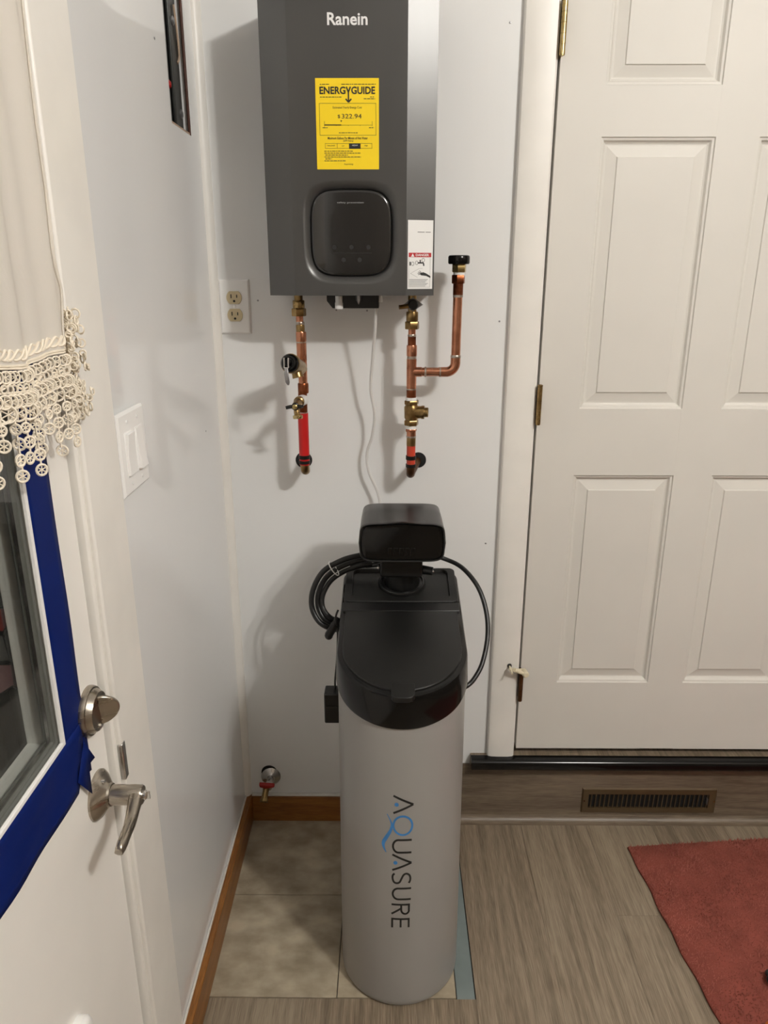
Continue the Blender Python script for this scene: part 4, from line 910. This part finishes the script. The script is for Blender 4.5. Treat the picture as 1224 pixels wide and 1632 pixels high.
# ------------------------------------------------------------------ water softener
WX, WR, WYC, WYB = 0.0265, 0.1258, -0.442, -0.168
ws = thing('water_softener', (WX, -0.36, 0), 'white cabinet water softener with black lid and valve head', 'water softener')
def dloop(off, zf, nf=40, ry=0.0, rb=0.03):
    """D-shaped outline, round at the front; zf(y) gives the height"""
    P = []
    R_ = WR + off
    for i in range(nf + 1):
        a = PI + PI * i / nf; P.append((WX + R_ * math.cos(a), WYC + (R_ + ry) * math.sin(a)))
    yb = WYB + off; h = R_
    for i in range(1, 7): P.append((WX + h, WYC + (yb - rb - WYC) * i / 6))
    for i in range(1, 7): a = PI / 2 * i / 6; P.append((WX + h - rb + rb * math.cos(a), yb - rb + rb * math.sin(a)))
    for i in range(0, 7): a = PI / 2 + PI / 2 * i / 6; P.append((WX - h + rb + rb * math.cos(a), yb - rb + rb * math.sin(a)))
    for i in range(1, 6): P.append((WX - h, yb - rb + (WYC - yb + rb) * i / 6))
    return [(x_, y_, zf(y_)) for x_, y_ in P]
capB = lambda y_: 0.686 + 0.27 * (y_ + 0.571)
deck = lambda y_: 0.757 + 0.19 * (y_ + 0.575)
cab = MB().loft([dloop(-0.009, lambda y_: 0.001), dloop(-0.001, lambda y_: 0.003), dloop(0.002, lambda y_: 0.008), dloop(0.003, lambda y_: 0.018), dloop(0, lambda y_: capB(y_) - 0.0015)]).build('cabinet', 'softener_grey', ws, angle=40)
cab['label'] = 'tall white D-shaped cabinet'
cap = MB().loft([dloop(-0.004, lambda y_: capB(y_) - 0.0015), dloop(0.003, lambda y_: capB(y_), ry=0.001), dloop(0.004, lambda y_: capB(y_) + 0.006, ry=0.002), dloop(0.002, lambda y_: deck(y_) - 0.006, ry=0.006), dloop(0.000, lambda y_: deck(y_) - 0.002, ry=0.006), dloop(-0.004, lambda y_: deck(y_), ry=0.006)]).build('top_cover', 'black_gloss', ws, angle=30)
# salt lid in front of the crease
def clip_front(ins, yc, z, nf=40):
    R_ = WR - ins; P = []
    for i in range(nf + 1):
        a = PI + PI * i / nf; P.append((WX + R_ * math.cos(a), WYC + (R_ + 0.006) * math.sin(a)))
    P += [(WX + R_, yc), (WX - R_, yc)]
    return [(x_, y_, deck(y_) + z) for x_, y_ in P]
YK = -0.330
MB().loft([clip_front(0.0095, YK, -0.001), clip_front(0.0095, YK, 0.003), clip_front(0.0105, YK - 0.0008, 0.0045), clip_front(0.013, YK - 0.002, 0.005)]).build('salt_lid', 'black_satin', ws, angle=30)
tb = [(WX - 0.0215, -0.549), (WX + 0.0215, -0.549), (WX + 0.0215, -0.578), (WX + 0.017, -0.5845), (WX + 0.008, -0.587), (WX - 0.008, -0.587), (WX - 0.017, -0.5845), (WX - 0.0215, -0.578)]
MB().loft([[(p[0], p[1], deck(p[1]) - 0.004) for p in tb], [(p[0], p[1], deck(p[1]) + 0.0066) for p in tb]]).build('lid_tab', 'black_satin', ws, bevel=0.001)
MB().prism([(WX - WR + 0.003, YK + 0.002, deck(YK + 0.002) - 0.001), (WX - WR + 0.003, YK + 0.002, deck(YK) + 0.0045), (WX - WR + 0.003, -0.302, deck(-0.302) + 0.0060), (WX - WR + 0.003, -0.302, deck(-0.302) - 0.001)], (2 * WR - 0.006, 0, 0)).build('hinge_strip', 'black_plastic', ws, bevel=0.001)
# rear deck: raised rim round a recess
def rrect(x0, x1, y0, y1, r, z, n=6):
    P = []
    for cx_, cy_, a0 in ((x1 - r, y0 + r, -PI / 2), (x1 - r, y1 - r, 0), (x0 + r, y1 - r, PI / 2), (x0 + r, y0 + r, PI)):
        for i in range(n + 1): P.append((cx_ + r * math.cos(a0 + PI / 2 * i / n), cy_ + r * math.sin(a0 + PI / 2 * i / n)))
    return [(x_, y_, deck(y_) + z) for x_, y_ in P]
ax0, ax1, ay0, ay1 = WX - WR + 0.004, WX + WR - 0.004, -0.300, WYB - 0.004
MB().loft([rrect(ax0, ax1, ay0, ay1, 0.012, -0.001), rrect(ax0, ax1, ay0, ay1, 0.012, 0.006), rrect(ax0 + 0.001, ax1 - 0.001, ay0 + 0.001, ay1 - 0.001, 0.012, 0.007), rrect(ax0 + 0.016, ax1 - 0.016, ay0 + 0.012, ay1 - 0.006, 0.014, 0.007), rrect(ax0 + 0.018, ax1 - 0.018, ay0 + 0.014, ay1 - 0.008, 0.014, 0.0008)], False, True).build('rear_deck', 'black_satin', ws, angle=30)
# collar, neck and valve body
kc = Vector((WX + 0.003, -0.224, deck(-0.224)))
dn = Vector((0, -0.187, 0.982))
MB().rev(kc, dn, [(-0.012, 0.052), (0.006, 0.052), (0.009, 0.050), (0.009, 0.046), (0.005, 0.045), (0.005, 0.039), (0.020, 0.038), (0.030, 0.034), (0.060, 0.032)], 40).build('neck_collar', 'black_plastic', ws)
for i in range(8):
    a = 2 * PI * i / 8 + PI / 2; e = Vector((math.cos(a), math.sin(a), 0)); p = kc + e * 0.0385
    MB().tube([p + Vector((0, 0, 0.004 - e.y * 0.0)), kc + e * 0.034 + Vector((0, 0, 0.032))], 0.0018, 6).build('collar_rib', 'black_plastic', ws)
VZ = 0.905
MB().box((WX - 0.045, -0.290, 0.866), (WX + 0.045, -0.165, 0.915)).build('valve_body', 'black_plastic', ws, bevel=0.005)
for px, py, yy in ((603, 906, -0.285), (690, 912, -0.285)):
    p = at(px, py, yy)
    MB().tube([Vector((WX, -0.262, p.z + 0.004)), p + Vector((0, 0.006, 0))], [0.012, 0.0085], 16).build('port_clip', 'black_plastic', ws)
    MB().rev(p + Vector((0.0, 0.0005, 0.001)), (0, -1, 0), [(-0.001, 0.0026), (0.001, 0.0026), (0.002, 0.001)], 10).build('screw', 'chrome', ws)
# control head
HYf, HYb = -0.335, -0.190
hz0, hz1, hw_ = at(640, 896, HYf).z, at(640, 835, HYf).z, (at(711, 865, HYf).x - at(571, 865, HYf).x) / 2
hcx = (at(711, 865, HYf).x + at(571, 865, HYf).x) / 2; hzm = (hz0 + hz1) / 2; hh = (hz1 - hz0) / 2
def hl(sx_, sz_, y, brow=0.0, dz_=0.0):
    P = []
    for i in range(64):
        a = 2 * PI * i / 64; c_, s_ = math.cos(a), math.sin(a)
        x_ = hw_ * sx_ * math.copysign(abs(c_) ** 0.30, c_); z_ = hh * sz_ * math.copysign(abs(s_) ** 0.22, s_)
        x_ *= 1 - 0.075 * (z_ / hh) ** 2
        if s_ > 0 and abs(x_) < 0.034: z_ += brow * (0.5 + 0.5 * math.cos(PI * x_ / 0.034)) ** 0.7
        P.append((hcx + x_, y, hzm + dz_ + z_))
    return P
hd = MB().loft([hl(0.93, 0.90, HYf + 0.010), hl(0.955, 0.93, HYf + 0.001, 0.003), hl(0.985, 0.985, HYf, 0.004), hl(1.0, 1.0, HYf + 0.004, 0.004), hl(1.0, 1.0, HYf + 0.010, 0.003), hl(0.995, 1.0, HYf + 0.018), hl(0.99, 1.0, -0.25), hl(0.975, 0.99, HYb - 0.006), hl(0.94, 0.95, HYb)]).build('control_head', 'black_plastic', ws, angle=32)
hd['label'] = 'black control head with dark display'
MB().loft([hl(0.945, 0.90, HYf + 0.011, 0.002), hl(0.945, 0.90, HYf + 0.0040, 0.002), hl(0.925, 0.88, HYf + 0.0032, 0.002)]).build('front_bezel', 'black_gloss', hd, angle=30)
p0, p1 = at(617, 873, HYf + 0.0047), at(663, 886, HYf + 0.0047)
for i in range(5):
    xa = p0.x + (p1.x - p0.x) * (i + 0.12) / 5; xb = p0.x + (p1.x - p0.x) * (i + 0.88) / 5
    MB().box((xa, HYf + 0.0026, p1.z), (xb, HYf + 0.0045, p0.z)).build('keypad_button', 'black_gloss', hd, bevel=0.0008)
# logo down the front, wrapped round the cabinet
def lp(x_, y_):     # logo drawing units -> point on the curved front
    t = (x_ - 352) * 0.000184; z_ = 0.537 - (y_ - 98) * 0.000226; a = -PI / 2 + (t + 0.0015) / WR
    R_ = WR + 0.0005 + 0.003 * (0.686 - z_) / 0.668
    return Vector((WX + R_ * math.cos(a), WYC + R_ * math.sin(a), z_))
def rib(mb, pts, w, taper=None):
    vs = []; n = len(pts)
    for i, (x_, y_) in enumerate(pts):
        a = pts[max(i - 1, 0)]; b2 = pts[min(i + 1, n - 1)]; dx, dy = b2[0] - a[0], b2[1] - a[1]; l = math.hypot(dx, dy) or 1
        ww = (w if taper is None else taper[i]) / 2
        vs += [lp(x_ - dy / l * ww, y_ + dx / l * ww), lp(x_ + dy / l * ww, y_ - dx / l * ww)]
    fs = [(2 * i, 2 * i + 1, 2 * i + 3, 2 * i + 2) for i in range(n - 1)]
    return mb.add(vs, fs)
def carc(cx_, cy_, rx, ry, a0, a1, n=20): return [(cx_ + rx * math.cos(math.radians(a0 + (a1 - a0) * i / n)), cy_ + ry * math.sin(math.radians(a0 + (a1 - a0) * i / n))) for i in range(n + 1)]
def sub(pts, n=6): return [(pts[i][0] + (pts[i + 1][0] - pts[i][0]) * k / n, pts[i][1] + (pts[i + 1][1] - pts[i][1]) * k / n) for i in range(len(pts) - 1) for k in range(n)] + [pts[-1]]
LW = 21
def glyph(strokes, mat='black_ink'):
    m = MB()
    for s_ in strokes: rib(m, s_, LW)
    o = m.build('letter', mat, cab, fix=False); return o
glyph([sub([(256, 98), (462, 186)]), sub([(462, 186), (256, 274)])])
glyph([carc(355, 400, 98, 96, 0, 360, 48)], 'logo_blue')
sw = [(p.x, p.y) for p in spline([(190, 290, 0), (222, 345, 0), (240, 395, 0), (228, 455, 0), (185, 530, 0), (152, 590, 0), (155, 640, 0), (182, 692, 0)], 6)]
nn = len(sw); rib(MB(), sw, 10, [8 + 30 * math.sin(PI * min(1, (i / (nn - 1)) ** 1.5)) ** 1.3 for i in range(nn)]).build('wave_mark', 'logo_blue', cab, fix=False)
for c_ in ((289, 186), (281, 792)):
    m = MB().add([lp(c_[0] + 22 * math.cos(2 * PI * k / 20), c_[1] + 20 * math.sin(2 * PI * k / 20)) for k in range(20)], [tuple(range(20))]); m.build('letter_dot', 'logo_blue', cab, fix=False)
U_ = lambda y0, y1: [(450, y0), (400, y0), (340, y0)] + carc(312, (y0 + y1) / 2, 58, (y1 - y0) / 2, 270, 90, 18) + [(340, y1), (400, y1), (448, y1)]
glyph([U_(550, 682)])
glyph([sub([(248, 706), (450, 792)]), sub([(450, 792), (248, 872)])])
glyph([[(p.x, p.y) for p in spline([(272, 908, 0), (254, 930, 0), (252, 965, 0), (266, 1000, 0), (295, 1012, 0), (326, 1000, 0), (346, 962, 0), (368, 922, 0), (398, 908, 0), (428, 924, 0), (440, 955, 0), (436, 990, 0), (422, 1010, 0)], 5)]])
glyph([U_(1070, 1190)])
glyph([sub([(242, 1250), (440, 1250)]), [(429, 1252), (429, 1290)] + carc(390, 1305, 42, 48, 0, 90, 8)[2:] + carc(390, 1305, 44, 48, 90, 180, 8) + [(346, 1290), (346, 1252)], sub([(346, 1290), (242, 1356)])])
glyph([sub([(240, 1412), (438, 1412)]), sub([(250, 1410), (250, 1512)]), sub([(341, 1410), (341, 1506)]), sub([(428, 1410), (428, 1508)])])

# ------------------------------------------------------------------ hoses and adapter beside the softener
dh = MB().tube(spline([at(560, 905, -0.20), at(575, 900, -0.20), at(592, 898, -0.195)], 5), 0.0075, 12).build('drain_hose', 'black_rubber', ws); dh['label'] = 'coiled black drain hose tied at the left'
def coil(P, r=0.0062):
    pts = [at(px, py, yy) for px, py, yy in P]
    return MB().tube(spline(pts, 7), r, 12).build('hose_loop', 'black_rubber', dh)
coil([(612, 888, -0.205), (588, 884, -0.20), (574, 885, -0.205), (545, 893, -0.215), (515, 911, -0.225), (499, 940, -0.235), (497, 967, -0.24), (508, 990, -0.25), (526, 1001, -0.25), (546, 1004, -0.235)])
coil([(612, 893, -0.205), (590, 892, -0.19), (574, 893, -0.195), (548, 901, -0.20), (522, 918, -0.21), (508, 943, -0.22), (507, 966, -0.225), (516, 985, -0.235), (530, 994, -0.235), (548, 997, -0.22)])
coil([(612, 899, -0.205), (590, 901, -0.195), (574, 902, -0.20), (550, 910, -0.205), (528, 925, -0.215), (515, 947, -0.225), (514, 966, -0.23), (522, 980, -0.24), (534, 988, -0.235), (548, 990, -0.225)], 0.0055)
a_, b2 = at(524, 900, -0.236), at(539, 918, -0.228)
m = MB(); cc = (a_ + b2) / 2; e1 = (b2 - a_) / 2 * 1.05; e2 = Vector((0.0, 0.014, 0.002))
m.tube([cc + Vector((0, 0.010, 0)) + e1 * math.cos(2 * PI * i / 24) + e2 * math.sin(2 * PI * i / 24) for i in range(24)], 0.0013, 6, closed=True); m.build('cable_tie', 'label_white', dh)
m = MB().tube(spline([at(539, 984, -0.262), at(533, 996, -0.268), at(524, 1012, -0.270)], 5), [0.0075] * 5 + [0.0095] * 6, 12).ball(at(524, 1013, -0.270), 0.0094, 12)
m.build('hose_clip', 'black_plastic', dh)
rh = MB().tube(spline([Vector((WX + 0.030, -0.215, 0.888)), Vector((WX + 0.055, -0.200, 0.886)), at(712, 892, -0.20), at(738, 906, -0.23), at(762, 936, -0.27), at(775, 975, -0.30), at(777, 1015, -0.33), at(769, 1056, -0.365), at(757, 1080, -0.385), at(746, 1092, -0.395), Vector((WX + WR - 0.004, -0.405, at(738, 1098, -0.405).z))], 8), 0.0050, 12).build('brine_tube', 'black_rubber', ws); rh['label'] = 'black brine tube arching out on the right'
pa = thing('power_adapter', at(529, 1147, -0.27), 'small black power adapter dangling beside the softener', 'adapter')
q0, q1 = at(517, 1101, -0.27), at(517, 1147, -0.27)
MB().box((q0.x, -0.285, q1.z), (WX - WR - 0.0008, -0.245, q0.z)).build('adapter_body', 'black_plastic', pa, bevel=0.003)
MB().box((q0.x + 0.005, -0.2865, q0.z - 0.032), (WX - WR - 0.003, -0.285, q0.z - 0.030)).build('seam', 'black_rubber', pa)
MB().tube(spline([at(535, 1103, -0.262), at(534, 1085, -0.262), at(537, 1050, -0.262), at(538, 1010, -0.262), at(535, 985, -0.285), at(539, 972, -0.28)], 6), 0.0021, 8).build('lead', 'black_rubber', pa)

# ------------------------------------------------------------------ red rug
import numpy as np
rng = np.random.default_rng(3)
A = np.array([0.645, -0.112]); e1 = np.array([0.996, 0.088]); e2 = np.array([0.085, -0.996]); RW, RL_ = 0.95, 1.35
rugo = Vector((A[0] + e1[0] * RW / 2 + e2[0] * RL_ / 2, A[1] + e1[1] * RW / 2 + e2[1] * RL_ / 2, 0.0))
rg2 = thing('rug', rugo, 'fuzzy faded red rug lying in front of the step', 'rug')
vs = []; NX, NY = 60, 80
wav = lambda u, v: (0.0015 * math.sin(v * 21) + 0.002 * math.sin(v * 67 + 1)) * (1 - u)
for jv in range(NY + 1):
    for iu in range(NX + 1):
        u, v = iu / NX, jv / NY; p = A + e1 * (RW * u + wav(u, v)) + e2 * RL_ * v
        vs.append((p[0], p[1], 0.006 + 0.0012 * math.sin(u * 30 + v * 7) * math.sin(v * 41)))
fs = [(j_ * (NX + 1) + i_, (j_ + 1) * (NX + 1) + i_, (j_ + 1) * (NX + 1) + i_ + 1, j_ * (NX + 1) + i_ + 1) for j_ in range(NY) for i_ in range(NX)]
o = MB().add(vs, fs).build('backing', 'rug_base', rg2, angle=180)
md = o.modifiers.new('solid', 'SOLIDIFY'); md.thickness = 0.005; md.offset = -1
N = 46000
u = rng.random(N); v = rng.random(N) ** 1.3
px_ = A[0] + e1[0] * RW * u + e2[0] * RL_ * v + (0.0015 * np.sin(v * 21) + 0.002 * np.sin(v * 67 + 1)) * (1 - u)
py_ = A[1] + e1[1] * RW * u + e2[1] * RL_ * v
h = rng.uniform(0.004, 0.009, N); lx = rng.normal(0, 0.0028, N); lyy = rng.normal(-0.001, 0.0028, N); r_ = rng.uniform(0.0013, 0.0022, N); ph = rng.random(N) * 6.28
V = np.zeros((N, 4, 3))
for k in range(3):
    V[:, k, 0] = px_ + r_ * np.cos(ph + 2.094 * k); V[:, k, 1] = py_ + r_ * np.sin(ph + 2.094 * k); V[:, k, 2] = 0.005
V[:, 3, 0] = px_ + lx; V[:, 3, 1] = py_ + lyy; V[:, 3, 2] = 0.006 + h
V = V.reshape(-1, 3) - np.array(rugo)[None]
b0 = np.arange(N) * 4
Fc = np.concatenate([np.stack([b0 + a_, b0 + b2, b0 + 3], 1) for a_, b2 in ((0, 1), (1, 2), (2, 0))])
me = bpy.data.meshes.new('pile'); me.vertices.add(N * 4); me.vertices.foreach_set('co', V.ravel().astype('f4'))
me.loops.add(N * 9); me.loops.foreach_set('vertex_index', Fc.ravel().astype('i4')); me.polygons.add(N * 3)
me.polygons.foreach_set('loop_start', (np.arange(N * 3) * 3).astype('i4')); me.polygons.foreach_set('loop_total', np.full(N * 3, 3, 'i4'))
me.update(calc_edges=True); me.shade_smooth(); me.materials.append(MATS['rug_pile'])
o = bpy.data.objects.new('pile', me); COL.objects.link(o); o.parent = rg2; o['kind'] = 'stuff'

# ------------------------------------------------------------------ two small things at the photograph's right edge
def floor_at(px, py, z):
    d = FW + RT * ((px - 612) / F_PX) - UP * ((py - 816) / F_PX); return CAM + d * ((z - CAM.z) / d.z)
p = floor_at(1229, 1566, 0.014)
m = MB()
for dx, dy, r_ in ((0, 0, 0.011), (0.004, 0.016, 0.010), (0.018, 0.008, 0.013), (0.020, -0.010, 0.011)): m.ball(p + Vector((dx, dy, r_ * 0.6)), r_, 14, (1, 1, 0.8))
tag(m.build('knobbly_toy', 'black_rubber', None, loc=p), 'small black knobbly object on the rug at the right edge', 'object')
p = floor_at(1232, 1648, 0.014)
tag(MB().rev(p, (0.2, 0, 1), [(0, 0.010), (0.003, 0.016), (0.012, 0.019), (0.020, 0.015), (0.024, 0.006)], 24).build('orange_toy', 'orange_plastic', None, loc=p), 'small rounded orange object on the rug at the lower right corner', 'object')
